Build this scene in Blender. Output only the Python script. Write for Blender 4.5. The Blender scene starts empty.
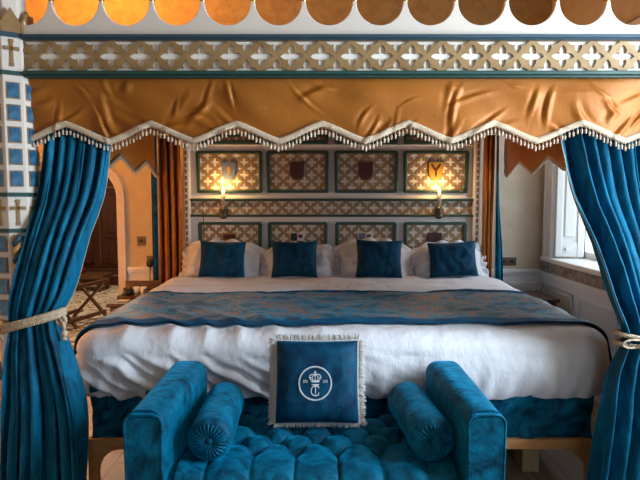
import bpy, bmesh, math, random
from math import sin, cos, pi, radians, sqrt, exp
from mathutils import Vector, Matrix, noise
from mathutils.geometry import tessellate_polygon, delaunay_2d_cdt
random.seed(7)
S = bpy.context.scene
COL = S.collection

# ------------------------------------------------------------------ materials
def mat(name, col, rough=0.6, metal=0.0, sheen=0.0, sheen_tint=(1, 1, 1), col2=None, nscale=8.0, detail=4.0,
        lo=0.35, hi=0.65, bump=0.0, bscale=60.0, coat=0.0, emit=None, estr=0.0, stretch=(1, 1, 1), spec=0.5, dist=0.0,
        bstretch=(1, 1, 1), sheen_rough=0.35, bdist=0.01):
    m = bpy.data.materials.new(name); m.use_nodes = True
    nt = m.node_tree; b = nt.nodes['Principled BSDF']; L = nt.links.new
    b.inputs['Base Color'].default_value = (*col, 1)
    b.inputs['Roughness'].default_value = rough
    b.inputs['Metallic'].default_value = metal
    b.inputs['Specular IOR Level'].default_value = spec
    if sheen:
        b.inputs['Sheen Weight'].default_value = sheen
        b.inputs['Sheen Tint'].default_value = (*sheen_tint, 1)
        b.inputs['Sheen Roughness'].default_value = sheen_rough
    if coat: b.inputs['Coat Weight'].default_value = coat
    if emit:
        b.inputs['Emission Color'].default_value = (*emit, 1); b.inputs['Emission Strength'].default_value = estr
    tc = nt.nodes.new('ShaderNodeTexCoord')
    if col2:
        mp = nt.nodes.new('ShaderNodeMapping'); mp.inputs['Scale'].default_value = stretch
        n = nt.nodes.new('ShaderNodeTexNoise'); n.inputs['Scale'].default_value = nscale; n.inputs['Detail'].default_value = detail
        n.inputs['Distortion'].default_value = dist
        r = nt.nodes.new('ShaderNodeValToRGB')
        r.color_ramp.elements[0].position = lo; r.color_ramp.elements[0].color = (*col, 1)
        r.color_ramp.elements[1].position = hi; r.color_ramp.elements[1].color = (*col2, 1)
        L(tc.outputs['Object'], mp.inputs['Vector']); L(mp.outputs['Vector'], n.inputs['Vector'])
        L(n.outputs['Fac'], r.inputs['Fac']); L(r.outputs['Color'], b.inputs['Base Color'])
    if bump:
        mp = nt.nodes.new('ShaderNodeMapping'); mp.inputs['Scale'].default_value = bstretch
        n = nt.nodes.new('ShaderNodeTexNoise'); n.inputs['Scale'].default_value = bscale; n.inputs['Detail'].default_value = 3
        bp = nt.nodes.new('ShaderNodeBump'); bp.inputs['Strength'].default_value = bump; bp.inputs['Distance'].default_value = bdist
        L(tc.outputs['Object'], mp.inputs['Vector']); L(mp.outputs['Vector'], n.inputs['Vector'])
        L(n.outputs['Fac'], bp.inputs['Height']); L(bp.outputs['Normal'], b.inputs['Normal'])
    return m

TEAL_T = (0.10, 0.55, 0.85)
M = {}
M['velvet'] = mat('teal_velvet', (0.0, 0.024, 0.050), .6, sheen=.85, sheen_tint=(0.0, .44, .84), col2=(0.0, 0.14, 0.25), nscale=11, dist=1.5, detail=6, lo=.32, hi=.68, bump=.4, bscale=35, spec=.12, sheen_rough=.34)
M['velvet_curtain'] = mat('teal_curtain_velvet', (0.0, 0.040, 0.080), .6, sheen=.7, sheen_tint=(0.0, .42, .82), col2=(0.0, 0.152, 0.28), nscale=5, detail=6, lo=.3, hi=.7, dist=1.2, bump=.3, bscale=30, spec=.15, stretch=(3, 3, .9), sheen_rough=.34)
M['velvet_dark'] = mat('deep_blue_velvet', (0.0, 0.020, 0.052), .6, sheen=.25, sheen_tint=(.0, .38, .70), col2=(0.0, 0.062, 0.125), nscale=7, dist=1.5, detail=5, bump=.3, bscale=35, spec=.15)
M['velvet_navy'] = mat('navy_velvet_border', (0.001, 0.028, 0.075), .6, sheen=.2, sheen_tint=(.0, .35, .7), col2=(0.0, 0.055, 0.12), nscale=9, bump=.3, bscale=40, spec=.15)
M['satin'] = mat('gold_satin', (0.30, 0.090, 0.007), .46, metal=.2, col2=(0.38, 0.120, 0.012), nscale=3, bump=.12, bscale=60, spec=.35)
M['white'] = mat('cream_white_paint', (0.66, 0.57, 0.49), .5, bump=.05, bscale=30)
M['head_white'] = mat('pale_grey_paint', (0.80, 0.75, 0.72), .5, bump=.05, bscale=30)
M['gold'] = mat('gold_leaf_fretwork', (0.25, 0.14, 0.05), .5, metal=.1, col2=(0.33, 0.195, 0.08), nscale=14)
M['gold_dark'] = mat('old_gold_paint', (0.24, 0.13, 0.045), .5, metal=.2, col2=(0.32, 0.18, 0.07), nscale=20)
M['brass'] = mat('brass', (0.55, 0.33, 0.10), .3, metal=1.0)
M['brass_old'] = mat('antique_brass', (0.13, 0.095, 0.06), .4, metal=.6)
M['green'] = mat('dark_green_paint', (0.012, 0.055, 0.045), .45)
M['blue_band'] = mat('dark_blue_paint', (0.018, 0.05, 0.075), .55)
M['pane'] = mat('painted_blue_light', (0.008, 0.05, 0.12), .25, col2=(0.04, 0.17, 0.28), nscale=22, coat=.5)
M['linen'] = mat('white_cotton', (0.70, 0.69, 0.72), .75, bump=.35, bscale=11, bdist=.03, bstretch=(1.6, .8, 1))
M['pillow'] = mat('pillow_cotton', (0.66, 0.64, 0.66), .75, sheen=.15, bump=.3, bscale=14, bdist=.02)
M['trim'] = mat('cream_braid', (0.50, 0.36, 0.23), .8, col2=(0.62, 0.47, 0.33), nscale=120, bump=.5, bscale=220)
M['trim_dark'] = mat('bronze_braid', (0.22, 0.13, 0.07), .8, col2=(0.34, 0.23, 0.14), nscale=150)
M['fringe'] = mat('cream_tassels', (0.55, 0.42, 0.30), .85, bump=.4, bscale=250)
M['silver_fringe'] = mat('silver_thread_fringe', (0.50, 0.46, 0.42), .7, col2=(0.62, 0.58, 0.54), nscale=180, bump=.6, bscale=300)
M['rope'] = mat('beige_rope', (0.45, 0.33, 0.21), .85, col2=(0.58, 0.45, 0.31), nscale=90, bump=.5, bscale=160)
M['rope_gold'] = mat('gold_rope', (0.48, 0.25, 0.07), .7, col2=(0.58, 0.34, 0.12), nscale=90, bump=.5, bscale=160)
M['rail_wood'] = mat('tan_oak', (0.46, 0.21, 0.07), .5, col2=(0.56, 0.28, 0.11), nscale=14, stretch=(.4, 4, 4))
M['block_wood'] = mat('pine_block', (0.42, 0.28, 0.13), .6, col2=(0.50, 0.35, 0.18), nscale=8, stretch=(3, 3, .5))
M['dark_wood'] = mat('dark_mahogany', (0.045, 0.014, 0.008), .35, col2=(0.075, 0.026, 0.014), nscale=6, stretch=(6, 6, .6), coat=.3)
M['mid_wood'] = mat('brown_wood', (0.10, 0.045, 0.02), .4, col2=(0.15, 0.07, 0.035), nscale=8, stretch=(1, 6, 6))
M['light_wood'] = mat('pale_oak', (0.42, 0.27, 0.15), .5, col2=(0.5, 0.34, 0.2), nscale=6, stretch=(.5, 4, 4))
M['red'] = mat('red_cloth', (0.22, 0.012, 0.01), .8)
M['black'] = mat('black_plastic', (0.008, 0.008, 0.01), .3)
M['ceramic'] = mat('white_ceramic', (0.7, 0.68, 0.64), .2, coat=.4)
M['steel'] = mat('brushed_steel', (0.5, 0.5, 0.52), .25, metal=1.0)
M['strap'] = mat('dark_webbing', (0.03, 0.028, 0.03), .9)
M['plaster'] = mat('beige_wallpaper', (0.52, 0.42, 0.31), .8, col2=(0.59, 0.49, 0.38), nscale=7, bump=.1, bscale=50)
M['ceiling'] = mat('ochre_plaster', (0.46, 0.29, 0.10), .85, col2=(0.36, 0.21, 0.075), nscale=9, dist=1.5, bump=.1, bscale=20)
M['wainscot'] = mat('grey_white_panel_paint', (0.72, 0.73, 0.75), .45)
M['window_white'] = mat('white_gloss_paint', (0.72, 0.72, 0.70), .35)
M['stone'] = mat('rough_grey_stone', (0.16, 0.13, 0.11), .9, col2=(0.34, 0.30, 0.27), nscale=26, bump=.6, bscale=40)
M['arch_stone'] = mat('pale_dressed_stone', (0.58, 0.50, 0.43), .75, col2=(0.64, 0.56, 0.49), nscale=9)
M['tester'] = mat('dark_gold_canopy_lining', (0.20, 0.09, 0.025), .6, bump=.2, bscale=20)
M['shield_blue'] = mat('shield_slate_blue', (0.10, 0.13, 0.20), .45)
M['shield_red'] = mat('shield_dark_red', (0.075, 0.004, 0.005), .45)
M['shield_brown'] = mat('shield_brown', (0.06, 0.016, 0.010), .45)
M['shield_gold'] = mat('shield_ochre', (0.36, 0.19, 0.02), .45)
M['lattice_white'] = mat('cream_lattice_backing', (0.78, 0.72, 0.64), .55)
M['gold_head'] = mat('umber_gilt_lattice', (0.25, 0.165, 0.08), .5, metal=.1, col2=(0.33, 0.22, 0.115), nscale=18)
M['low_bounce'] = mat('low_bounce_wall', (0.13, 0.10, 0.085), .8)  # made-up dark finish for the unseen front wall, cuts bounced light
M['candle'] = mat('candle_tube', (0.42, 0.36, 0.28), .6)
M['flame'] = mat('candle_bulb', (1, .85, .6), .4, emit=(1.0, 0.62, 0.24), estr=14)
M['thread'] = mat('silver_embroidery', (0.62, 0.64, 0.66), .6, bump=.5, bscale=500)
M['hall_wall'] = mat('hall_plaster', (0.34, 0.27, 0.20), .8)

def floor_mat():
    m = mat('oak_floorboards', (0.30, 0.19, 0.12), .45)
    nt = m.node_tree; L = nt.links.new; b = nt.nodes['Principled BSDF']
    tc = nt.nodes.new('ShaderNodeTexCoord')
    mp = nt.nodes.new('ShaderNodeMapping'); mp.inputs['Rotation'].default_value = (0, 0, pi / 2)
    br = nt.nodes.new('ShaderNodeTexBrick'); br.inputs['Scale'].default_value = 1.0
    br.inputs['Brick Width'].default_value = 1.4; br.inputs['Row Height'].default_value = .16; br.inputs['Mortar Size'].default_value = .003
    br.inputs['Color1'].default_value = (.52, .36, .25, 1); br.inputs['Color2'].default_value = (.44, .29, .19, 1); br.inputs['Mortar'].default_value = (.08, .045, .025, 1)
    n = nt.nodes.new('ShaderNodeTexNoise'); n.inputs['Scale'].default_value = 5
    mp2 = nt.nodes.new('ShaderNodeMapping'); mp2.inputs['Scale'].default_value = (8, .6, 1)
    mx = nt.nodes.new('ShaderNodeMixRGB'); mx.blend_type = 'MULTIPLY'; mx.inputs['Fac'].default_value = .5
    L(tc.outputs['Object'], mp.inputs['Vector']); L(mp.outputs['Vector'], br.inputs['Vector'])
    L(tc.outputs['Object'], mp2.inputs['Vector']); L(mp2.outputs['Vector'], n.inputs['Vector'])
    L(br.outputs['Color'], mx.inputs['Color1']); L(n.outputs['Fac'], mx.inputs['Color2'])
    L(mx.outputs['Color'], b.inputs['Base Color'])
    return m
M['floor'] = floor_mat()

def brocade_mat():
    m = mat('teal_copper_brocade', (0.01, 0.08, 0.14), .5, sheen=.15, sheen_tint=(.2, .6, .9), bump=.35, bscale=70)
    nt = m.node_tree; L = nt.links.new; b = nt.nodes['Principled BSDF']
    tc = nt.nodes.new('ShaderNodeTexCoord')
    n = nt.nodes.new('ShaderNodeTexNoise'); n.inputs['Scale'].default_value = 5.0; n.inputs['Detail'].default_value = 4; n.inputs['Distortion'].default_value = 1.6
    n2 = nt.nodes.new('ShaderNodeTexNoise'); n2.inputs['Scale'].default_value = 34; n2.inputs['Detail'].default_value = 2; n2.inputs['Distortion'].default_value = 1.5
    r = nt.nodes.new('ShaderNodeValToRGB'); r.color_ramp.interpolation = 'LINEAR'
    e = r.color_ramp.elements; e[0].position = .42; e[0].color = (.0, .035, .06, 1); e[1].position = .47; e[1].color = (.0, .21, .32, 1)
    for p, c in ((.505, (.0, .12, .18, 1)), (.52, (.20, .10, .06, 1)), (.60, (.26, .14, .09, 1)), (.63, (.0, .11, .18, 1))):
        q = e.new(p); q.color = c
    mx = nt.nodes.new('ShaderNodeMixRGB'); mx.blend_type = 'MIX'; mx.inputs['Color2'].default_value = (.012, .045, .07, 1)
    r2 = nt.nodes.new('ShaderNodeValToRGB'); r2.color_ramp.elements[0].position = .56; r2.color_ramp.elements[1].position = .66
    L(tc.outputs['Object'], n.inputs['Vector']); L(tc.outputs['Object'], n2.inputs['Vector'])
    L(n.outputs['Fac'], r.inputs['Fac']); L(n2.outputs['Fac'], r2.inputs['Fac'])
    L(r2.outputs['Color'], mx.inputs['Fac']); L(r.outputs['Color'], mx.inputs['Color1']); L(mx.outputs['Color'], b.inputs['Base Color'])
    return m
M['brocade'] = brocade_mat()

def rug_mat():
    m = mat('patterned_carpet', (.4, .33, .26), .95, bump=.4, bscale=150)
    nt = m.node_tree; L = nt.links.new; b = nt.nodes['Principled BSDF']
    tc = nt.nodes.new('ShaderNodeTexCoord')
    n = nt.nodes.new('ShaderNodeTexNoise'); n.inputs['Scale'].default_value = 6; n.inputs['Detail'].default_value = 2; n.inputs['Distortion'].default_value = 2.5
    r = nt.nodes.new('ShaderNodeValToRGB'); e = r.color_ramp.elements
    e[0].position = .38; e[0].color = (.20, .14, .10, 1); e[1].position = .45; e[1].color = (.66, .58, .50, 1)
    q = e.new(.56); q.color = (.70, .63, .55, 1); q = e.new(.62); q.color = (.20, .14, .10, 1)
    L(tc.outputs['Object'], n.inputs['Vector']); L(n.outputs['Fac'], r.inputs['Fac']); L(r.outputs['Color'], b.inputs['Base Color'])
    return m
M['rug'] = rug_mat()

def glass_mat():
    m = bpy.data.materials.new('window_glass'); m.use_nodes = True
    nt = m.node_tree; nt.nodes.remove(nt.nodes['Principled BSDF'])
    t = nt.nodes.new('ShaderNodeBsdfTransparent'); g = nt.nodes.new('ShaderNodeBsdfGlossy'); g.inputs['Roughness'].default_value = .02
    x = nt.nodes.new('ShaderNodeMixShader'); x.inputs['Fac'].default_value = .07
    nt.links.new(t.outputs[0], x.inputs[1]); nt.links.new(g.outputs[0], x.inputs[2]); nt.links.new(x.outputs[0], nt.nodes['Material Output'].inputs[0])
    return m
M['glass'] = glass_mat()

# ------------------------------------------------------------------ mesh builder
class MB:
    def __init__(s): s.v = []; s.f = []; s.sm = []
    def add(s, vs, fs, mtx=None, smooth=False):
        o = len(s.v)
        for p in vs:
            p = Vector(p); s.v.append(tuple(mtx @ p) if mtx else tuple(p))
        for f in fs: s.f.append(tuple(i + o for i in f)); s.sm.append(smooth)
    def box(s, x0, x1, y0, y1, z0, z1, mtx=None):
        vs = [(x, y, z) for z in (z0, z1) for y in (y0, y1) for x in (x0, x1)]
        s.add(vs, [(0, 2, 3, 1), (4, 5, 7, 6), (0, 1, 5, 4), (2, 6, 7, 3), (0, 4, 6, 2), (1, 3, 7, 5)], mtx)
    def prism(s, poly, y0, y1, mtx=None, smooth=False):
        # polygon in XZ extruded along Y
        n = len(poly)
        vs = [(x, y0, z) for x, z in poly] + [(x, y1, z) for x, z in poly]
        tri = tessellate_polygon([[Vector((x, z, 0)) for x, z in poly]])
        fs = [tuple(t) for t in tri] + [tuple(i + n for i in reversed(t)) for t in tri]
        s.add(vs, fs, mtx)
        s.add(vs, [(i, (i + 1) % n, n + (i + 1) % n, n + i) for i in range(n)], mtx, smooth)
    def fret(s, outer, holes, y0, y1, mtx=None):
        # board with holes, cut by constrained triangulation
        loops = [outer] + holes
        pts = [Vector(p) for l in loops for p in l]; ed = []; o = 0
        for l in loops:
            k = len(l); ed += [(o + i, o + (i + 1) % k) for i in range(k)]; o += k
        vv, _, tris, *_r = delaunay_2d_cdt(pts, ed, [], 0, 1e-6)
        bbs = [(min(p[0] for p in h), max(p[0] for p in h), min(p[1] for p in h), max(p[1] for p in h), h) for h in holes]
        def inside(c):
            for a, b_, e, d, h in bbs:
                if a < c[0] < b_ and e < c[1] < d:
                    q = False
                    for i in range(len(h)):
                        p1, p2 = h[i - 1], h[i]
                        if (p1[1] > c[1]) != (p2[1] > c[1]) and c[0] < (p2[0] - p1[0]) * (c[1] - p1[1]) / (p2[1] - p1[1]) + p1[0]: q = not q
                    if q: return True
            return False
        keep = []
        for t in tris:
            c = [sum(vv[i][k] for i in t) / len(t) for k in (0, 1)]
            if not inside(c): keep.append(tuple(t))
        n = len(vv)
        vs = [(p[0], y0, p[1]) for p in vv] + [(p[0], y1, p[1]) for p in vv]
        cnt = {}
        for t in keep:
            for i in range(len(t)):
                e = (t[i], t[(i + 1) % len(t)]); cnt[e] = cnt.get(e, 0) + 1
        fs = list(keep)
        for (a, b_) in cnt:
            if (b_, a) not in cnt: fs.append((a, b_, n + b_, n + a))
        s.add(vs, fs, mtx)
    def lathe(s, prof, seg=16, mtx=None, smooth=True):
        # (r,z) profile about Z
        vs = []; fs = []
        for r, z in prof:
            for k in range(seg): vs.append((r * cos(2 * pi * k / seg), r * sin(2 * pi * k / seg), z))
        for i in range(len(prof) - 1):
            for k in range(seg):
                a = i * seg + k; b = i * seg + (k + 1) % seg
                fs.append((a, b, b + seg, a + seg))
        fs.append(tuple(reversed(range(seg)))); fs.append(tuple(range((len(prof) - 1) * seg, len(prof) * seg)))
        s.add(vs, fs, mtx, smooth)
    def tube(s, pts, r, seg=8, closed=False, mtx=None, smooth=True):
        pts = [Vector(p) for p in pts]; n = len(pts); vs = []; fs = []
        rs = r if isinstance(r, (list, tuple)) else [r] * n
        up = None
        for i, p in enumerate(pts):
            t = (pts[(i + 1) % n] - pts[i - 1]) if closed else (pts[min(i + 1, n - 1)] - pts[max(i - 1, 0)])
            t.normalize()
            if up is None: up = Vector((0, 0, 1)) if abs(t.z) < .9 else Vector((1, 0, 0))
            a = t.cross(up)
            if a.length < 1e-4: a = t.orthogonal()
            a.normalize(); b = a.cross(t).normalized(); up = b
            for k in range(seg):
                w = 2 * pi * k / seg; vs.append(p + (a * cos(w) + b * sin(w)) * rs[i])
        m = n if closed else n - 1
        for i in range(m):
            j = (i + 1) % n
            for k in range(seg): fs.append((i * seg + k, i * seg + (k + 1) % seg, j * seg + (k + 1) % seg, j * seg + k))
        if not closed: fs += [tuple(reversed(range(seg))), tuple(range((n - 1) * seg, n * seg))]
        s.add(vs, fs, mtx, smooth)
    def grid(s, fn, nu, nv, mtx=None, smooth=True, wrap=False):
        vs = []; fs = []
        for j in range(nv + 1):
            for i in range(nu + (0 if wrap else 1)): vs.append(fn(i / nu, j / nv))
        w = nu if wrap else nu + 1
        for j in range(nv):
            for i in range(nu):
                i2 = (i + 1) % w if wrap else i + 1
                fs.append((j * w + i, j * w + i2, (j + 1) * w + i2, (j + 1) * w + i))
        s.add(vs, fs, mtx, smooth)
    def build(s, name, m, parent=None, bevel=0, solid=0, recalc=True, segs=2):
        me = bpy.data.meshes.new(name); me.from_pydata(s.v, [], s.f)
        me.polygons.foreach_set('use_smooth', s.sm)
        bm = bmesh.new(); bm.from_mesh(me)
        bmesh.ops.remove_doubles(bm, verts=bm.verts, dist=1e-5)
        if recalc: bmesh.ops.recalc_face_normals(bm, faces=bm.faces)
        bm.to_mesh(me); bm.free(); me.update()
        me.materials.append(M[m] if isinstance(m, str) else m)
        o = bpy.data.objects.new(name, me); COL.objects.link(o)
        if parent: o.parent = parent
        if solid:
            k = o.modifiers.new('thick', 'SOLIDIFY'); k.thickness = solid; k.offset = 0
        if bevel:
            k = o.modifiers.new('bevel', 'BEVEL'); k.width = bevel; k.segments = segs; k.limit_method = 'ANGLE'; k.angle_limit = radians(40)
            try: k.harden_normals = False
            except Exception: pass
        return o

def tag(o, label=None, cat=None, group=None, kind=None):
    if label: o['label'] = label
    if cat: o['category'] = cat
    if group: o['group'] = group
    if kind: o['kind'] = kind
    return o
def thing(name, label, cat, loc=(0, 0, 0), rot=(0, 0, 0), group=None):
    o = bpy.data.objects.new(name, None); COL.objects.link(o); o.empty_display_size = .1
    o.location = loc; o.rotation_euler = rot
    return tag(o, label, cat, group)
def struct(o): o['kind'] = 'structure'; return o
def copy_tree(o, parent=None):
    c = o.copy(); COL.objects.link(c)
    if parent: c.parent = parent
    for ch in [q for q in bpy.data.objects if q.parent == o]: copy_tree(ch, c)
    return c
def T(x, y, z, rz=0, rx=0, ry=0):
    return Matrix.Translation((x, y, z)) @ Matrix.Rotation(rz, 4, 'Z') @ Matrix.Rotation(ry, 4, 'Y') @ Matrix.Rotation(rx, 4, 'X')
def lerp_keys(keys, t):
    # Catmull-Rom through (t, values...) keys listed from high t to low
    n = len(keys)
    if t >= keys[0][0]: return keys[0][1:]
    if t <= keys[-1][0]: return keys[-1][1:]
    for k in range(n - 1):
        if t >= keys[k + 1][0]: break
    a, b = keys[k], keys[k + 1]; p, q = keys[max(k - 1, 0)], keys[min(k + 2, n - 1)]
    h = b[0] - a[0]; u = (t - a[0]) / h; out = []
    for c in range(1, len(a)):
        m0 = (b[c] - p[c]) / (b[0] - p[0]) * h; m1 = (q[c] - a[c]) / (q[0] - a[0]) * h
        out.append((2 * u ** 3 - 3 * u ** 2 + 1) * a[c] + (u ** 3 - 2 * u ** 2 + u) * m0 + (-2 * u ** 3 + 3 * u ** 2) * b[c] + (u ** 3 - u ** 2) * m1)
    return tuple(out)
def nz(x, y, z=0): return noise.noise(Vector((x, y, z)))

# ------------------------------------------------------------------ camera
cam = bpy.data.cameras.new('camera'); cam.sensor_width = 36; cam.lens = 531 / 640 * 36; cam.clip_start = .05
co = bpy.data.objects.new('camera', cam); COL.objects.link(co)
co.location = (0, 0, 1.43); co.rotation_euler = (pi / 2 - math.atan(40 / 531), 0, 0)
S.camera = co

# ------------------------------------------------------------------ room shell
XL, XR, YB, YN, ZC = -2.75, 1.99, 4.7, -2.6, 3.7
b = MB(); b.box(-6, 2.3, YN - .2, 9.3, -.1, 0); struct(b.build('floor', 'floor'))
b = MB(); b.box(XL - .2, XR + .4, YN - .2, YB + .25, ZC, ZC + .1); struct(b.build('ceiling', 'ceiling'))
# back wall with arched opening on the left
def arch(x0, x1, spring, rise, n=20):
    c, a = (x0 + x1) / 2, (x1 - x0) / 2
    return [(c + a * cos(t), spring + rise * sin(t)) for t in [pi * k / n for k in range(n + 1)]]
AX0, AX1, ASP, ARI = -2.72, -1.785, 1.46, .33
b = MB()
outer = [(XL - .2, 0), (AX0, 0)] + list(reversed(arch(AX0, AX1, ASP, ARI))) + [(AX1, 0), (XR + .4, 0), (XR + .4, ZC), (XL - .2, ZC)]
b.prism(outer, YB, YB + .22); struct(b.build('wall_back', 'plaster'))
b = MB(); b.box(XL, XR, YB - .012, YB, 2.2, ZC); b.box(XL, XR, YB - .04, YB, 2.18, 2.23); struct(b.build('trim_6', 'ceiling'))
# arch architrave (trim_1)
b = MB(); w = .05
o1 = [(AX1 + w, 0), (AX1 + w, ASP)] + arch(AX0 - w, AX1 + w, ASP, ARI + w)[1:-1] + [(AX0 - w, ASP), (AX0 - w, 0), (AX0, 0)] + list(reversed(arch(AX0, AX1, ASP, ARI))) + [(AX1, 0)]
b.prism(o1, YB - .035, YB + .02)
o2 = [(AX1 + w + .02, 0), (AX1 + w + .02, ASP)] + arch(AX0 - w - .02, AX1 + w + .02, ASP, ARI + w + .02)[1:-1] + [(AX0 - w - .02, ASP), (AX0 - w - .02, 0), (AX0 - w + .01, 0)] + list(reversed(arch(AX0 - w + .01, AX1 + w - .01, ASP, ARI + w - .01))) + [(AX1 + w - .01, 0)]
b.prism(o2, YB - .045, YB + .0)
struct(b.build('trim_1', 'arch_stone', bevel=.006))
# left wall
b = MB(); b.box(XL - .2, XL, YN, YB, 0, ZC); struct(b.build('wall_left', 'plaster'))
b = MB(); b.box(XL - .2, XR + .4, YN - .2, YN, 0, ZC); struct(b.build('wall_front', 'low_bounce'))
# right wall, two window openings along Y
def wall_right():
    b = MB()
    W1 = (3.25, 4.5, .935, 2.45); W2 = (.75, 2.0, .935, 2.75)
    outer = [(YN, 0), (YB, 0), (YB, ZC), (YN, ZC)]
    holes = [[(a, c), (e, c), (e, d), (a, d)] for a, e, c, d in (W1, W2)]
    mt = Matrix(((0, 1, 0, 0), (1, 0, 0, 0), (0, 0, 1, 0), (0, 0, 0, 1)))
    b.fret(outer, holes, XR, XR + .38, mt)
    # back face
    tri = tessellate_polygon([[Vector((x, z, 0)) for x, z in l] for l in [outer] + holes])
    flat = [p for l in [outer] + holes for p in l]
    b.add([(XR + .38, y, z) for y, z in flat], [tuple(t) for t in tri])
    return b.build('wall_right', 'plaster')
struct(wall_right())
# window_1: frame, glass, shutters, board, stone sill
def window(name, y0, y1, z0, z1, shutter):
    b = MB(); X = XR + .27
    b.box(X - .03, X + .03, y0, y0 + .05, z0, z1); b.box(X - .03, X + .03, y1 - .05, y1, z0, z1)
    b.box(X - .03, X + .03, y0, y1, z0, z0 + .06); b.box(X - .03, X + .03, y0, y1, z1 - .05, z1)
    ym = (y0 + y1) / 2; zm = (z0 + z1) / 2
    b.box(X - .025, X + .025, ym - .025, ym + .025, z0, z1); b.box(X - .02, X + .02, y0, y1, zm - .02, zm + .02)
    # architrave on the room side
    for a, e in ((y0 - .1, y0 + .0), (y1 - .0, y1 + .13)): b.box(XR - .035, XR + .0, a, e, z0 - .01, z1 + .1)
    b.box(XR - .035, XR, y0 - .1, y1 + .13, z1, z1 + .1)
    for a in (y0 - .1, y1 + .09): b.box(XR - .05, XR, a, a + .03, z0 - .01, z1 + .1)
    fr = struct(b.build(name, 'window_white', bevel=.004))
    g = MB(); g.box(X - .003, X + .003, y0 + .04, y1 - .04, z0 + .05, z1 - .04); g.build('window_glass', 'glass', fr)
    s_ = MB(); s_.box(XR - .06, XR + .25, y0 - .12, y1 + .14, z0 - .035, z0 + .006); s_.build('window_board', 'window_white', fr, bevel=.01)
    st = MB(); st.box(XR - .045, XR + .05, y0 - .06, y1 + .16, z0 - .125, z0 - .035); o = st.build('stone_sill', 'stone', fr, bevel=.008); o['label'] = 'rough grey stone ledge under the white window board'
    if shutter:
        h = MB(); q = .02
        mt = T(XR - .005, y1 - .02, 0, rz=radians(-14))
        h.box(0, .22, -.03, 0, z0 + .02, z1 - .02, mt)
        h.box(.015, .205, -.038, -.03, z0 + .02, z0 + .14, mt); h.box(.015, .205, -.038, -.03, z1 - .15, z1 - .02, mt)
        h.box(0, .05, -.042, -.03, z0 + .02, z1 - .02, mt); h.box(.17, .22, -.042, -.03, z0 + .02, z1 - .02, mt)
        h.box(.07, .15, -.04, -.03, z0 + .19, z1 - .2, mt)
        sh = h.build('shutter', 'window_white', fr, bevel=.004)
        k = MB(); k.lathe([(.004, 0), (.012, .008), (.014, .018), (.006, .026)], 12, mt @ T(.085, -.03, z0 + .085, rx=pi / 2)); k.build('shutter_knob', 'ceramic', sh)
    return fr
window('window_1', 3.25, 4.5, .935, 2.45, True)
window('window_2', .75, 2.0, .935, 2.75, False)
# wainscot rails and panels
def panel_frame(b, mt, x0, x1, z0, z1, w=.028, d=.014):
    b.box(x0, x1, -d, 0, z0, z0 + w, mt); b.box(x0, x1, -d, 0, z1 - w, z1, mt)
    b.box(x0, x0 + w, -d, 0, z0, z1, mt); b.box(x1 - w, x1, -d, 0, z0, z1, mt)
def wainscot(name, mt, L0, L1, panels, top=.80):
    b = MB(); b.box(L0, L1, -.012, 0, .1, top, mt); b.box(L0, L1, -.035, 0, top - .012, top + .018, mt); b.box(L0, L1, -.024, 0, top - .035, top - .01, mt)
    b.box(L0, L1, -.028, 0, 0, .14, mt)
    for a, e in panels: panel_frame(b, mt @ T(0, -.012, 0), a, e, .22, top - .10)
    return struct(b.build(name, 'wainscot', bevel=.004))
wainscot('trim_2', T(0, YB, 0), 1.30, XR, [(1.34, 1.62), (1.66, XR - .05)])
wainscot('trim_3', T(0, YB, 0), AX1 + .075, -1.25, [(AX1 + .12, -1.3)], top=.82)
mr = T(XR, 0, 0, rz=pi / 2) @ Matrix.Scale(-1, 4, (1, 0, 0))
def right_wains():
    mt = Matrix(((0, 1, 0, XR), (1, 0, 0, 0), (0, 0, 1, 0), (0, 0, 0, 1)))
    return wainscot('trim_4', mt, YN, YB - .012, [(YB - .60 - k * .62, YB - .06 - k * .62) for k in range(8)], top=.79)
right_wains()
ml = Matrix(((0, -1, 0, XL), (1, 0, 0, 0), (0, 0, 1, 0), (0, 0, 0, 1)))
wainscot('trim_5', ml, 1.0, YB - .05, [(1.1 + k * .7, 1.7 + k * .7) for k in range(5)], top=.86)
# hall beyond the arch
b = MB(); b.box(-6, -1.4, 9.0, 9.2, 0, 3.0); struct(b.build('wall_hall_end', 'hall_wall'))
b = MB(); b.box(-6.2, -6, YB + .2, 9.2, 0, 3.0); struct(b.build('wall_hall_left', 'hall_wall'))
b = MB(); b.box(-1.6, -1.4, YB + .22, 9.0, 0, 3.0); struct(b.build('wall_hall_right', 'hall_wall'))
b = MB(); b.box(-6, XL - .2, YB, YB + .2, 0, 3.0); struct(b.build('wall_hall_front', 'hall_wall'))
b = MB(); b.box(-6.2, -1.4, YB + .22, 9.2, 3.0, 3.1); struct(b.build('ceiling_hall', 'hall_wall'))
# dark panelled double doors at hall end
d = MB(); DY = 8.95
d.box(-5.2, -2.3, DY - .04, DY + .05, 0.1, 2.6)
d.box(-5.2, -2.3, DY - .10, DY + .05, 0.0, .16); d.box(-5.2, -2.3, DY - .07, DY + .05, .16, .27)
dr = struct(d.build('door_1', 'dark_wood', bevel=.006))
for x0, x1 in ((-4.55, -3.70), (-3.66, -2.85)):
    l = MB(); l.box(x0, x1, DY - .07, DY - .04, .30, 1.62)
    for z0, z1 in ((.36, .8), (.88, 1.55)):
        panel_frame(l, T(0, DY - .07, 0), x0 + .1, x1 - .1, z0, z1, .03, .02)
    l.build('door_leaf', 'dark_wood', dr, bevel=.005)
for bx in ((-3.69, -3.67, DY - .075, DY - .05, .3, 1.62), (-4.5, -2.5, DY - .08, DY - .05, 1.63, 1.65), (-4.5, -2.5, DY - .105, DY - .09, .155, .175), (-4.5, -2.5, DY - .08, DY - .06, .27, .285)):
    l = MB(); l.box(*bx); l.build('brass_beading', 'brass', dr)

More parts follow.
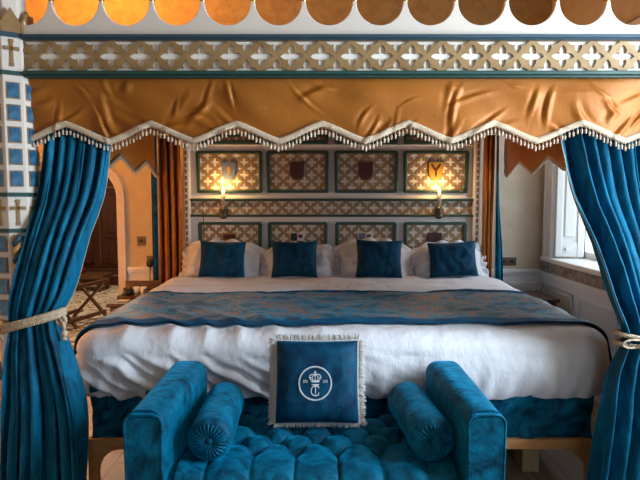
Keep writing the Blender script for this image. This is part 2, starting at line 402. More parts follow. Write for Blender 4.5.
# ------------------------------------------------------------------ hall things
b = MB(); b.box(-5.2, -1.85, 5.1, 8.75, 0.0, .012); tag(b.build('carpet', 'rug'), 'beige patterned carpet on the floor beyond the arched doorway', 'carpet')
t = thing('low_bench', 'long low dark wooden bench with red cushion before the dark doors', 'bench', (-3.85, 8.3, .012))
b = MB(); b.box(-.55, .5, -.2, .2, .2, .26); b.build('bench_top', 'mid_wood', t, bevel=.01)
for sx in (-.48, .43):
    for sy in (-.16, .16):
        b = MB(); b.box(sx - .03, sx + .03, sy - .03, sy + .03, 0, .2); b.build('leg', 'mid_wood', t)
b = MB(); b.box(-.5, .1, -.18, .18, .26, .34); b.build('seat_cushion', 'red', t, bevel=.03)
# luggage rack
t = thing('luggage_rack', 'folding wooden luggage rack standing on the patterned carpet', 'luggage rack', (-2.84, 6.08, .012), (0, 0, radians(74)))
# axis along local X, legs cross in local YZ
for sx in (-.26, .26):
    for sg in (-1, 1):
        b = MB(); p0 = Vector((sx + sg * .012, -sg * .24, 0)); p1 = Vector((sx + sg * .012, sg * .22, .46)); d_ = (p1 - p0)
        mt = Matrix.Translation(p0) @ d_.to_track_quat('Z', 'Y').to_matrix().to_4x4()
        b.box(-.02, .02, -.014, .014, 0, d_.length, mt); b.build('leg', 'mid_wood', t, bevel=.004)
for yy, zz in ((-.22, .46), (.22, .46), (-.17, .08), (.17, .08)):
    b = MB(); b.box(-.31, .31, yy - .018, yy + .018, zz - .02, zz + .02); b.build('rail', 'mid_wood', t, bevel=.004)
for sx in (-.15, 0, .15):
    b = MB(); b.grid(lambda u, v: (sx - .025 + .05 * v, -.22 + .44 * u, .475 - .05 * sin(pi * u)), 10, 1); b.build('strap', 'strap', t, solid=.003)
# pale wooden chest against the left wall
t = thing('wooden_chest', 'pale oak chest at the far left beside the teal curtain', 'chest', (-2.46, 3.72, 0))
b = MB(); b.box(-.27, .24, -.1, .6, .03, .36); b.build('body', 'light_wood', t, bevel=.01)
b = MB(); b.box(-.28, .26, -.13, .62, .365, .41); b.build('lid', 'light_wood', t, bevel=.012)
b = MB(); b.box(-.28, .26, -.12, .62, 0, .05); b.build('plinth', 'light_wood', t, bevel=.005)

# ------------------------------------------------------------------ canopy (posts, cornice, tester)
CXc = .10
def cross_hole(cx, cz, R, f=1.0):
    k = R / .049; pts = []
    pet = [(.012, .012), (.024, .0150), (.037, .0105), (.049, 0), (.037, -.0105), (.024, -.0150)]
    for q in range(4):
        a = -q * pi / 2
        for x, z in pet:
            x, z = x * k, z * k * f
            pts.append((cx + x * cos(a) - z * sin(a), cz + x * sin(a) + z * cos(a)))
    return pts
def clip(poly, x0, x1, z0, z1):
    def cut(P, ins, inter):
        out = []
        for i, c in enumerate(P):
            p = P[i - 1]
            if ins(c):
                if not ins(p): out.append(inter(p, c))
                out.append(c)
            elif ins(p): out.append(inter(p, c))
        return out
    def ix(v): return lambda p, c: (v, p[1] + (c[1] - p[1]) * (v - p[0]) / (c[0] - p[0]))
    def iz(v): return lambda p, c: (p[0] + (c[0] - p[0]) * (v - p[1]) / (c[1] - p[1]), v)
    for ins, inter in ((lambda p: p[0] >= x0, ix(x0)), (lambda p: p[0] <= x1, ix(x1)), (lambda p: p[1] >= z0, iz(z0)), (lambda p: p[1] <= z1, iz(z1))):
        if not poly: break
        poly = cut(poly, ins, inter)
    return poly
def poly_area(p): return abs(sum(p[i - 1][0] * p[i][1] - p[i][0] * p[i - 1][1] for i in range(len(p))) / 2)
def fretwork(b, x0, x1, z0, z1, cx, cz, px, pz, R, y0, y1, m=.004, mt=None):
    holes = []
    nx = int((x1 - x0) / px) + 3; nzr = int((z1 - z0) / pz) + 3
    i0 = int((x0 - cx) / px) - 1; j0 = int((z0 - cz) / pz) - 1
    for j in range(j0, j0 + nzr + 1):
        for i in range(i0, i0 + nx + 1):
            for ox, oz in ((0, 0), (.5, .5)):
                h = clip(cross_hole(cx + (i + ox) * px, cz + (j + oz) * pz, R), x0 + m, x1 - m, z0 + m, z1 - m)
                if len(h) >= 3 and poly_area(h) > R * R * .06: holes.append(h)
    b.fret([(x0, z0), (x1, z0), (x1, z1), (x0, z1)], holes, y0, y1, mt)

CAN = thing('bed_canopy', 'white and gold castellated bed canopy on octagonal turret posts', 'bed canopy', (CXc, 2.45, 0))
def cb(b, name, m, bevel=0, **k):   # build in world coords under canopy
    o = b.build(name, m, CAN, bevel=bevel, **k); o.location = (-CXc, -2.45, 0); return o
PX = 1.496  # post half-distance
XA, XB = CXc - PX + .09, CXc + PX - .09
# crest board with scallops
b = MB(); pitch = .2235; c0 = .04; r = .1035; zc = 2.302
k0 = math.ceil((XA - c0) / pitch); k1 = math.floor((XB - c0) / pitch)
top = []
xs = c0 + (k0 - .5) * pitch
for k in range(k0, k1 + 1):
    cx = c0 + k * pitch
    for q in range(17):
        a = pi + pi * q / 16
        top.append((cx + r * cos(a), zc + r * sin(a)))
poly = [(XA, 2.15), (XB, 2.15), (XB, zc - .08)] + list(reversed(top)) + [(XA, zc - .08)]
poly = [p for p in poly if XA - 1e-6 <= p[0] <= XB + 1e-6]
b.prism(poly, 2.405, 2.43); crest = cb(b, 'scalloped_crest', 'white', .003)
fin0 = None
for k in range(k0, k1):
    cx = c0 + (k + .5) * pitch
    f_ = MB(); f_.lathe([(.006, 0), (.013, .006), (.007, .014), (.012, .022), (.017, .032), (.013, .045), (.004, .056), (.002, .066)], 12)
    if fin0 is None:
        fin0 = f_.build('finial', 'brass', crest); o = fin0
    else:
        o = fin0.copy(); COL.objects.link(o)
    o.location = (cx, 2.417, zc - .018)
# bands
b = MB(); b.box(XA, XB, 2.375, 2.44, 2.137, 2.152); b.box(XA, XB, 2.385, 2.44, 2.131, 2.138); cb(b, 'upper_moulding', 'blue_band', .005)
b = MB(); b.box(XA, XB, 2.375, 2.44, 1.980, 1.997); b.box(XA, XB, 2.388, 2.44, 1.970, 1.981); cb(b, 'lower_moulding', 'green', .005)
b = MB(); b.box(XA, XB, 2.413, 2.44, 2.0, 2.14); cb(b, 'frieze_back', 'lattice_white')
b = MB(); fretwork(b, XA, XB, 1.996, 2.132, .141, 2.064, .1333, .127, .0505, 2.402, 2.4125, .003); cb(b, 'quatrefoil_fretwork', 'gold')
# side cornices and tester
for sx in (-1, 1):
    X = CXc + sx * PX
    b = MB(); b.box(X - .03, X + .03, 2.56, 4.52, 2.0, 2.2); cb(b, 'side_cornice', 'white', .004)
b = MB(); b.box(XA - .05, XB + .05, 2.44, 4.54, 1.985, 2.0); cb(b, 'tester', 'tester')
# turret posts
def octagon(R): return [(R * cos(pi / 8 + k * pi / 4), R * sin(pi / 8 + k * pi / 4)) for k in range(8)]
def octbox(b, R, z0, z1, R2=None):
    p = octagon(R); q = octagon(R2 or R)
    vs = [(x, y, z0) for x, y in p] + [(x, y, z1) for x, y in q]
    b.add(vs, [tuple(range(8)), tuple(range(8, 16))] + [(i, (i + 1) % 8, 8 + (i + 1) % 8, 8 + i) for i in range(8)])
AP = .093; RR = AP / cos(pi / 8); FW = 2 * AP * math.tan(pi / 8)
PARTS = {}
def inst(key, make, m, parent, mtx):
    if key not in PARTS:
        b = MB(); make(b); o = b.build(key, m, parent); PARTS[key] = o
    else:
        o = PARTS[key].copy(); COL.objects.link(o); o.parent = parent
    o.matrix_local = mtx; return o
def mk_cross(go):
    go.box(-.006, .006, -.006, 0, -.05, .05); go.box(-.022, .022, -.006, 0, .012, .026)
    for px_, pz_ in ((-.022, .019), (.022, .019), (0, .05), (0, -.05)): go.box(px_ - .008, px_ + .008, -.0065, 0, pz_ - .008, pz_ + .008)
HWm = FW / 2
def post(sx):
    b = MB(); octbox(b, RR, 0, 2.155); octbox(b, RR * .72, 2.15, 2.36); octbox(b, RR * .72, 2.36, 2.62, .005)
    p = b.build('turret_post', 'white', CAN, bevel=.003); p.location = (sx * PX, 0, 0); p.rotation_euler = (0, 0, radians(33) * -sx)
    I = Matrix.Identity(4)
    for z in (1.975, 1.445, 1.285): inst('green_band', lambda b: octbox(b, RR + .008, 0, .018), 'green', p, Matrix.Translation((0, 0, z)))
    inst('blue_band', lambda b: octbox(b, RR + .01, 0, .02), 'blue_band', p, Matrix.Translation((0, 0, 2.137)))
    for k in range(-2, 3):
        mt = Matrix.Rotation(k * pi / 4, 4, 'Z') @ Matrix.Translation((0, -AP, 0))
        inst('pointed_merlon', lambda b: b.prism([(-HWm, 2.157), (HWm, 2.157), (HWm, 2.20), (0, 2.265), (-HWm, 2.20)], -.004, .012), 'gold_dark', p, mt)
        for zc_ in (2.07, 1.375): inst('gold_cross', mk_cross, 'gold_dark', p, mt @ Matrix.Translation((0, 0, zc_)))
        for z in [1.525 + .096 * i for i in range(5)] + [1.235 - .096 * i for i in range(4)]:
            o = inst('pane_surround', lambda b: b.box(-.026, .026, -.004, 0, -.036, .036), 'gold_dark', p, mt @ Matrix.Translation((0, 0, z)))
            inst('blue_pane', lambda b: b.box(-.021, .021, -.0065, 0, -.031, .031), 'pane', p, mt @ Matrix.Translation((0, 0, z)))
    for m, ph in (('blue_band', 0), ('rope_gold', pi)):
        tw = MB(); R_ = .0115; pts = []
        for i in range(161):
            z = .06 + 1.21 * i / 160; w = z * 2 * pi / .075 + ph
            pts.append((.010 * sx + R_ * cos(w), -AP - .018 + R_ * sin(w), z))
        tw.tube(pts, .0125, 7); tw.build('twist_strand', m, p)
    return p
post(-1); post(1)

# ------------------------------------------------------------------ headboard
YH = 4.55
HB = thing('bed_headboard', 'pale panelled headboard with gold cross lattice panels and painted shields', 'headboard', (.1, YH, 0))
def hb(b, name, m, parent=None, bevel=0):
    o = b.build(name, m, parent or HB, bevel=bevel)
    if parent is None: o.location = (-.1, -YH, 0)
    return o
b = MB(); b.box(-1.13, 1.33, YH, YH + .08, .3, 1.985); hb(b, 'board', 'head_white')
b = MB(); b.box(-1.10, 1.30, YH - .02, YH, 1.885, 1.90); hb(b, 'top_ledge', 'head_white', bevel=.004)
PXS = [(-1.044, -.495), (-.45, .068), (.127, .657), (.713, 1.255)]
def shield_poly(w, h):
    p = [(-w / 2, h / 2), (w / 2, h / 2), (w / 2, -h * .05)]
    for k in range(1, 6):
        a = k / 6 * pi / 2; p.append((w / 2 * cos(a), -h * .05 - h * .45 * sin(a)))
    p.append((0, -h / 2))
    for k in range(5, 0, -1):
        a = k / 6 * pi / 2; p.append((-w / 2 * cos(a), -h * .05 - h * .45 * sin(a)))
    p.append((-w / 2, -h * .05)); return p
def hpanel(x0, x1, z0, z1, i, row):
    f_ = MB(); w = .022
    f_.box(x0, x1, YH - .03, YH, z0, z0 + w); f_.box(x0, x1, YH - .03, YH, z1 - w, z1)
    f_.box(x0, x0 + w, YH - .03, YH, z0 + w, z1 - w); f_.box(x1 - w, x1, YH - .03, YH, z0 + w, z1 - w)
    o = hb(f_, 'panel_moulding', 'green', bevel=.006)
    l = MB(); fretwork(l, x0 + w, x1 - w, z0 + w, z1 - w, (x0 + x1) / 2, (z0 + z1) / 2 - .027, .121, .106, .042, YH - .012, YH - .006)
    fr = l.build('cross_lattice', 'gold_head', o)
    l = MB(); l.box(x0 + w * .5, x1 - w * .5, YH - .0055, YH - .002, z0 + w * .5, z1 - w * .5); l.build('panel_backing', 'lattice_white', o)
    cx = (x0 + x1) / 2 - .004; cz = (z0 + z1) / 2 + .008
    if row == 'top': return
    if row == 'up':
        w_, h_ = .12, .15
        mt = T(cx, YH - .012, cz)
        s_ = MB(); s_.prism(shield_poly(w_, h_), -.016, 0, mt)
        sh = s_.build('shield', ['shield_blue', 'shield_brown', 'shield_red', 'shield_gold'][i], o, bevel=.003)
        sh['label'] = ['slate blue painted shield with a gold figure', 'dark brown painted shield', 'dark red painted shield with a pale diagonal', 'ochre painted shield with a dark forked band'][i]
        c_ = MB(); Yc = -.019
        if i == 0:
            c_.prism([(-.015, -.04), (-.005, -.005), (-.018, .01), (-.008, .045), (0, .03), (.01, .046), (.018, .008), (.006, -.006), (.016, -.04), (0, -.02)], Yc, -.015, mt); m = 'shield_gold'
        elif i == 1:
            c_.prism([(-.035, -.01), (-.02, .03), (0, .012), (.02, .03), (.035, -.01), (0, -.035)], Yc, -.015, mt); m = 'shield_red'
        elif i == 2:
            c_.prism([(-.04, .05), (-.026, .05), (.036, -.03), (.022, -.036)], Yc, -.015, mt); c_.prism([(-.04, .05), (-.03, .05), (-.03, -.02), (-.04, -.01)], Yc, -.015, mt); c_.prism([(.03, .05), (.04, .05), (.04, -.01), (.03, -.02)], Yc, -.015, mt); m = 'shield_brown'
        else:
            c_.prism([(-.045, .055), (-.026, .055), (0, .018), (.026, .055), (.045, .055), (.009, 0), (.009, -.05), (-.009, -.05), (-.009, 0)], Yc, -.015, mt); m = 'shield_brown'
        c_.build('charge', m, o)
    else:
        # half-hidden plaques on the lower panels
        mt = T(cx, YH - .012, z1 - .165)
        s_ = MB(); s_.prism(shield_poly(.12, .15), -.016, 0, mt)
        s_.build('shield', ['shield_gold', 'ceramic', 'ceramic', 'shield_red'][i], o, bevel=.003)
        c_ = MB()
        if i in (1, 2):
            c_.box(-.055, 0, -.019, -.015, .005, .07, mt); m = 'shield_blue' if i == 2 else 'black'
            d_ = MB(); d_.box(0, .055, -.019, -.015, -.05, .005, mt); d_.box(.012, .045, -.019, -.015, .03, .06, mt); d_.build('charge', 'shield_red', o)
        else:
            c_.box(-.05, .05, -.019, -.015, .02, .06, mt); m = 'shield_red' if i == 0 else 'shield_brown'
        c_.build('charge', m, o)
for i, (x0, x1) in enumerate(PXS):
    hpanel(x0, x1, 1.49, 1.845, i, 'up')
    hpanel(x0 + .01, x1 - .01, .80, 1.242, i, 'low')
    hpanel(x0, x1, 1.905, 1.985, i, 'top')
b = MB(); b.box(-1.13, 1.335, YH - .045, YH, 1.422, 1.442); hb(b, 'upper_rail', 'green', bevel=.005)
b = MB(); b.box(-1.13, 1.335, YH - .045, YH, 1.287, 1.305); hb(b, 'lower_rail', 'green', bevel=.005)
b = MB(); fretwork(b, -1.10, 1.31, 1.305, 1.422, .10, 1.3635, .121, .106, .042, YH - .012, YH - .006); hb(b, 'lattice_band', 'gold_head')
b = MB(); b.box(-1.10, 1.31, YH - .0055, YH - .002, 1.305, 1.422); hb(b, 'band_backing', 'lattice_white')
for sx in (-1, 1):
    X = .1 + sx * 1.225
    b = MB(); b.box(X - .025, X + .025, YH - .05, YH, .3, 1.98); o = hb(b, 'end_stile', 'head_white', bevel=.008)
    q = MB()
    for k in range(22): q.box(X + sx * .004 - .009, X + sx * .004 + .009, YH - .054, YH - .045, .82 + k * .052, .82 + k * .052 + .034)
    q.build('end_stile_panes', 'gold_dark', o)

# wall sconces
def sconce(x, label):
    t = thing('candle_sconce', label, 'wall light', (x, YH - .045, 1.30), group=None)
    b = MB(); b.lathe([(.012, -.03), (.03, -.02), (.034, 0), (.028, .06), (.02, .075)], 16, T(0, -.045, 0)); b.box(-.022, .022, -.045, 0, .0, .05); b.build('bracket', 'brass_old', t)
    for z in (.012, .03, .048):
        b = MB(); b.lathe([(.036, z), (.046, z + .005), (.036, z + .01)], 16, T(0, -.045, 0)); b.build('drip_ring', 'brass_old', t)
    b = MB(); b.lathe([(.018, .075), (.018, .178), (.014, .182)], 16, T(0, -.045, 0)); b.build('candle_tube', 'candle', t)
    b = MB(); b.lathe([(.004, .182), (.0105, .195), (.012, .206), (.007, .225), (.002, .24)], 12, T(0, -.045, 0)); o = b.build('flame_bulb', 'flame', t)
    return t
sconce(-.81, 'lit candle sconce on the left of the headboard, below the blue shield')
sconce(.998, 'lit candle sconce on the right of the headboard, below the ochre shield')
t = thing('hanging_cable', 'thin dark cable hanging beside the left candle sconce', 'cable', (-.985, YH - .05, 1.2))
b = MB(); b.tube([(-.0, 0, .2), (-.004, 0, .1), (.003, 0, 0), (-.012, 0, -.2), (.0, 0, -.33)], .0035, 6); b.build('cord', 'black', t)
t = thing('wall_switch', 'tiny bronze pull switch at the right edge of the ochre shield panel', 'switch', (1.2, YH - .03, 1.525))
b = MB(); b.lathe([(.012, -.04), (.016, -.02), (.012, .0), (.004, .03), (.003, .06)], 10); b.build('pull', 'brass_old', t)

# ------------------------------------------------------------------ bed base, mattress/duvet
BX = .11; W = 1.352; YF = 2.50; YHd = 4.40; ZT = .785
BB = thing('bed', 'wide bed with dark velvet skirt, tan wooden rail and block feet', 'bed', (BX, 3.45, 0))
def bb(b, name, m, **k):
    o = b.build(name, m, BB, **k); o.location = (-BX, -3.45, 0); return o
YS = 2.575; WS = 1.235
# skirt: velvet panels with diagonal stretch folds
b = MB()
def skirt(u, v):
    x = BX - WS + 2 * WS * u; z = .25 + .31 * v
    g = sin((x * 1.0 - z * 1.55) * 17 + 1.6 * nz(x * 2, z * 3)) * .014 + .008 * sin((x - z * 1.2) * 41)
    return (x, YS - .012 - .02 * v + g, z)
b.grid(skirt, 220, 16)
for sx in (-1, 1):
    def sk2(u, v, sx=sx):
        y = YS - .02 + (4.4 - YS) * u; z = .25 + .31 * v
        return (BX + sx * (WS + .008 * sin((y - z) * 22)), y, z)
    b.grid(sk2, 80, 8)
bb(b, 'velvet_skirt', 'velvet', solid=.006)
b = MB(); b.box(BX - WS + .03, BX + WS - .03, YS + .03, 4.38, .232, .60); bb(b, 'box_base', 'black')
# rail with curved corner brackets
def rail_poly(L, zt, th, rr):
    h = L / 2; p = [(-h, 0), (-h, zt), (h, zt), (h, 0), (h - .05, 0)]
    for k in range(9):
        a = k / 8 * pi / 2; p.append((h - .05 - rr + rr * cos(a), zt - th - rr + rr * sin(a)))
    for k in range(9):
        a = pi / 2 + k / 8 * pi / 2; p.append((-h + .05 + rr + rr * cos(a), zt - th - rr + rr * sin(a)))
    p.append((-h + .05, 0)); return p
b = MB(); b.prism(rail_poly(2 * WS + .04, .255, .05, .12), YS - .045, YS - .015, T(BX, 0, 0)); bb(b, 'foot_rail', 'rail_wood', bevel=.004)
for sx in (-1, 1):
    b = MB(); b.prism(rail_poly(1.86, .255, .05, .12), -.015, .015, T(BX + sx * (WS + .005), 3.47, 0, rz=pi / 2)); bb(b, 'side_rail', 'rail_wood', bevel=.004)
for fx in (-.95, -.3, .3, 1.0):
    for fy in (2.70, 4.2):
        x = BX + fx
        b = MB(); b.box(x - .045, x + .045, fy, fy + .12, 0, .185); leg = bb(b, 'block_foot', 'block_wood', bevel=.004)
        q = MB(); q.box(x - .048, x + .048, fy - .003, fy + .12, .185, .23); q.build('foot_bracket', 'steel', leg)

# duvet: rounded-rectangle rings
def rrect(n, x0, x1, y0, y1, r):
    pts = []
    segs = [((x0 + r, y0), (x1 - r, y0)), ((x1 - r, y0 + r), -pi / 2), ((x1, y0 + r), (x1, y1 - r)), ((x1 - r, y1 - r), 0), ((x1 - r, y1), (x0 + r, y1)), ((x0 + r, y1 - r), pi / 2), ((x0, y1 - r), (x0, y0 + r)), ((x0 + r, y0 + r), pi)]
    lens = [((Vector(s[0]) - Vector(s[1])).length if isinstance(s[1], tuple) else r * pi / 2) for s in segs]
    tot = sum(lens)
    for k in range(n):
        d = k / n * tot
        for s, l in zip(segs, lens):
            if d <= l: break
            d -= l
        q = d / l
        if isinstance(s[1], tuple):
            a, c = Vector(s[0]), Vector(s[1]); p = a.lerp(c, q); t_ = (c - a).normalized(); nn = Vector((t_.y, -t_.x))
        else:
            a = s[1] + q * pi / 2; nn = Vector((cos(a), sin(a))); p = Vector(s[0]) + nn * r
        pts.append((p, nn, k / n * tot))
    return pts
RB = .12   # bend radius of the duvet edge
def duvet_top(x, y):
    z = ZT
    # the folded-back top, thicker towards the pillows
    z += .022 / (1 + exp(-(y - 3.66 - .03 * nz(x * 2, 1)) * 45))
    z += .012 * nz(x * 2.1, y * 2.6, 3) + .006 * nz(x * 6, y * 7, 1)
    if y > 3.55: z += .016 * nz(x * 2.2 + y * 5, y * 13, 7) + .006 * abs(nz(x * 9, y * 16, 4))
    z += .008 * abs(nz(x * 3.3 + y * 2, y * 4 - x * 2, 12)) + .006 * abs(nz(x * 7 + y * 5, y * 9 - x * 3, 22))
    # gathers running out to the left foot corner
    dx, dy = x - (BX - 1.0), y - 2.85
    z += .012 * (1 - 2 * abs(sin(17 * (x * .95 + y * .7) + 1.5 * nz(x * 2, y * 2, 9)))) * exp(-((x + .75) ** 2 / .45 + (y - 2.6) ** 2 / .10))
    return z
NR = 760
ring = rrect(NR, BX - W, BX + W, YF, YHd, .20)
ctr = Vector((BX, 3.45))
dv = MB()
rows = []
NT, NBend, ND = 60, 8, 26
HEM = .30
for j in range(NT + 1):       # flat top from centre
    f_ = j / NT; row = []
    for p, nn, L in ring:
        e = p - nn * RB; q = ctr.lerp(e, f_); row.append((q.x, q.y, duvet_top(q.x, q.y)))
    rows.append(row)
for j in range(1, NBend + 1):
    a = j / NBend * pi / 2; row = []
    for p, nn, L in ring:
        q = p - nn * RB * (1 - sin(a)); e = p - nn * RB
        row.append((q.x, q.y, duvet_top(e.x, e.y) - RB * (1 - cos(a)) * .8))
    rows.append(row)
for j in range(1, ND + 1):
    v = j / ND; row = []
    for p, nn, L in ring:
        e = p - nn * RB; zt = duvet_top(e.x, e.y) - RB * .8
        foot = p.y < 2.75
        hem = .465 + .012 * nz(L * 3, 2) if foot else .42
        left = exp(-((p.x + .75) ** 2) / .45) * (1 if foot else .5)
        wv = v ** 1.2 * (.010 * sin(L * 24 + 2.5 * nz(L * 1.5, v)) + .007 * sin(L * 61 + v * 3)) + .010 * nz(L * 5, v * 2, 4)
        # diagonal drag folds on the left half of the foot drop
        s_ = p.x if foot else p.y
        wv += left * v ** .5 * (.016 * sin((s_ * 27 - v * 11.0) + 1.8 * nz(s_ * 3, v * 2)) + .017 * (1 - 2 * abs(sin(.5 * ((s_ * 52 - v * 19.0) + 2.5 * nz(s_ * 4, v * 2))))))
        off = .022 * sin(pi * min(1, v * .8)) + wv - (.02 * v ** 6) - .02 * v
        z = zt + (hem - zt) * v
        q = p + nn * off
        row.append((q.x, q.y, z))
    rows.append(row)
vs = [v for r_ in rows for v in r_]; fs = []
for j in range(len(rows) - 1):
    for i in range(NR):
        i2 = (i + 1) % NR; fs.append((j * NR + i, j * NR + i2, (j + 1) * NR + i2, (j + 1) * NR + i))
dv.add(vs, fs, smooth=True)
dv_o = dv.build('duvet', 'linen'); tag(dv_o, 'white duvet spread over the wide bed, hanging over the foot', 'duvet')
# mattress (inside the duvet, seen at the pillows)
b = MB(); b.box(BX - 1.12, BX + 1.12, 2.66, 4.53, .605, .735)
tag(b.build('mattress', 'linen', bevel=.05, segs=4), 'thick white mattress on the bed base under the duvet', 'mattress')

# runner: draped band following the duvet's section
def section(s, y):
    """arc length s from the bed axis -> (x, z, nx, nz)"""
    sg = 1 if s >= 0 else -1; a = abs(s); fl = W - RB
    zt = duvet_top(BX + sg * min(a, fl), y)
    if a <= fl: return (BX + s, zt, 0, 1)
    a -= fl; arc = RB * pi / 2
    if a < arc:
        t_ = a / RB; return (BX + sg * (fl + RB * sin(t_)), zt - RB * (1 - cos(t_)) * .8, sg * sin(t_), cos(t_))
    a -= arc; v = a / .25
    off = .022 * sin(pi * min(1, v * .8)) + .006 * v
    return (BX + sg * (W + off), zt - RB * .8 - a, sg, 0)
def front_y(s): return 2.665 + .03 * sin(s * 1.3) + .045 * max(0, -s - .3) - .012 * max(0, s) + .012 * nz(s * 2, 4)
def back_y(s): return 3.56 + .015 * nz(s * 2.3, 8) + .02 * s
SW = W + .30
def runner_fn(y0f, y1f, lift):
    def fn(u, v):
        s = -SW + 2 * SW * u; y = y0f(s) + (y1f(s) - y0f(s)) * v
        x, z, nx, nzz = section(s, y)
        h = lift + .004 * nz(x * 5, y * 8, 2) + .006 * max(0, nz(x * 3 + y * 6, y * 9, 5))
        if abs(s) > W: h += .012 * (1 + sin(y * 30)) * min(1, (abs(s) - W) / .1)
        return (x + nx * h, y, z + nzz * h)
    return fn
R_ = thing('bed_runner', 'teal and copper brocade runner laid across the foot of the bed', 'bed runner', (BX, 3.1, ZT))
def rb(b, n, m, **k):
    o = b.build(n, m, R_, **k); o.location = (-BX, -3.1, -ZT); return o
b = MB(); b.grid(runner_fn(lambda s: front_y(s) + .085, back_y, .014), 220, 40); rb(b, 'brocade_panel', 'brocade', solid=.006)
b = MB(); b.grid(runner_fn(front_y, lambda s: front_y(s) + .088, .017), 220, 6); rb(b, 'velvet_border', 'velvet_navy', solid=.009)
b = MB(); b.grid(runner_fn(lambda s: back_y(s) - .005, lambda s: back_y(s) + .03, .015), 220, 3); rb(b, 'back_border', 'velvet_navy', solid=.008)

# ------------------------------------------------------------------ cushions and pillows
def pillow_surface(u, v, w, h, t, sgn, pinch=.06, p=.45):
    a, c = 2 * u - 1, 2 * v - 1
    x = a * w / 2 * (1 - pinch * (1 - c * c) * abs(a) ** 2 * .8)
    z = c * h / 2 * (1 - pinch * (1 - a * a) * abs(c) ** 2 * .8)
    th = t / 2 * max(0, (1 - a ** 4) * (1 - c ** 4)) ** p
    return x, sgn * th, z
def cushion_mesh(b, w, h, t, wr=.006, seed=0, pinch=.06, n=36, sag=0):
    for sgn in (-1, 1):
        def fn(u, v, sgn=sgn):
            x, y, z = pillow_surface(u, v, w, h, t, sgn, pinch)
            e = max(0, (1 - (2 * u - 1) ** 2) * (1 - (2 * v - 1) ** 2)) ** .5
            y += sgn * e * wr * (nz(x * 9 + seed, z * 9, seed) + .6 * nz(x * 22, z * 18 + seed, seed))
            z -= sag * (1 - (2 * u - 1) ** 2) * max(0, 2 * v - 1)
            return (x, y, z)
        b.grid(fn, n, n)
# white pillows with flanges
def pillow(x, y, z, rx, rz, ry, w, h, seed, label):
    t = thing('pillow', label, 'pillow', (x, y, z), (0, 0, 0), 'white pillows along the headboard')
    t.rotation_euler = (rx, ry, rz)
    b = MB()
    for sgn in (-1, 1):
        def fn(u, v, sgn=sgn):
            x, yy, z = pillow_surface(u, v, w, h, .24, sgn, .10, .5)
            e = max(0, (1 - (2 * u - 1) ** 4) * (1 - (2 * v - 1) ** 4)) ** .5
            cr = abs(nz(x * 5 + seed, z * 6, seed)) * .08 + .035 * abs(nz(x * 13, z * 11 + seed, seed)) + .010 * sin(30 * x + 18 * z * (1 if seed % 2 else -1) + 4 * nz(x * 4, z * 4, seed))
            a = 2 * u - 1
            return (x, yy - sgn * e * cr + .05 * abs(a) ** 3, z - .085 * abs(a) ** 2.6 * v)
        b.grid(fn, 56, 44)
    b.build('pillowcase', 'pillow', t)
    # ruffled flange
    f_ = MB(); N = 200; fr = []
    per = []
    for k in range(N):
        q = k / N * 4; sd = int(q); q -= sd
        a, c = ((-1 + 2 * q, -1), (1, -1 + 2 * q), (1 - 2 * q, 1), (-1, 1 - 2 * q))[sd]
        x0, _, z0 = pillow_surface((a + 1) / 2, (c + 1) / 2, w, h, .2, 1, .10)
        l = sqrt(a * a + c * c)
        per.append((x0, z0, a, c))
    def ff(u, v):
        k = int(round(u * N)) % N; x0, z0, a, c = per[k]
        g = v * (.045 + .02 * nz(k * .13, seed + 3))
        wv = .016 * v * sin(k * .55 + seed) + .03 * v * nz(k * .09, seed)
        dx = a * abs(a) ** 3; dz = c * abs(c) ** 3
        return (x0 + dx * g, wv + .05 * abs(a) ** 3, z0 + dz * g - .085 * abs(a) ** 2.6 * (c + 1) / 2)
    f_.grid(ff, N, 4, wrap=True); f_.build('flange', 'pillow', t, solid=.004)
    return t
PL = [(-.80, 4.36, .925, -.50, -.05, .05, .66, .33, 1, 'white pillow at the left end, behind the leftmost blue cushion'),
      (-.15, 4.35, .905, -.58, .08, -.05, .62, .33, 2, 'white pillow behind the second blue cushion from the left'),
      (.45, 4.36, .93, -.50, -.06, .05, .62, .34, 3, 'white pillow behind the third blue cushion from the left'),
      (1.06, 4.36, .915, -.52, .07, -.05, .62, .33, 4, 'white pillow at the right end, behind the rightmost blue cushion')]
for p in PL: pillow(*p)
# blue cushions
CU = [(-.785, 4.245, .955, -.28, 0, .02, .375, .30, 'blue velvet cushion at the left end of the row, in the warm lamplight'),
      (-.205, 4.245, .955, -.28, .03, 0, .375, .30, 'second blue velvet cushion from the left, below the quartered shield'),
      (.475, 4.245, .96, -.28, -.02, .02, .375, .31, 'third blue velvet cushion from the left, right of the bed centre'),
      (1.065, 4.24, .955, -.28, -.06, -.05, .39, .29, 'rumpled blue velvet cushion at the right end of the row, tilted')]
for i, (x, y, z, rx, rz, ry, w, h, lab) in enumerate(CU):
    b = MB(); cushion_mesh(b, w, h, .13, .022 if i == 3 else .014, i * 3.7, .09)
    o = b.build('throw_cushion', 'velvet_dark'); o.location = (x, y, z); o.rotation_euler = (rx, ry, rz)
    tag(o, lab, 'cushion', 'blue cushions in front of the white pillows')

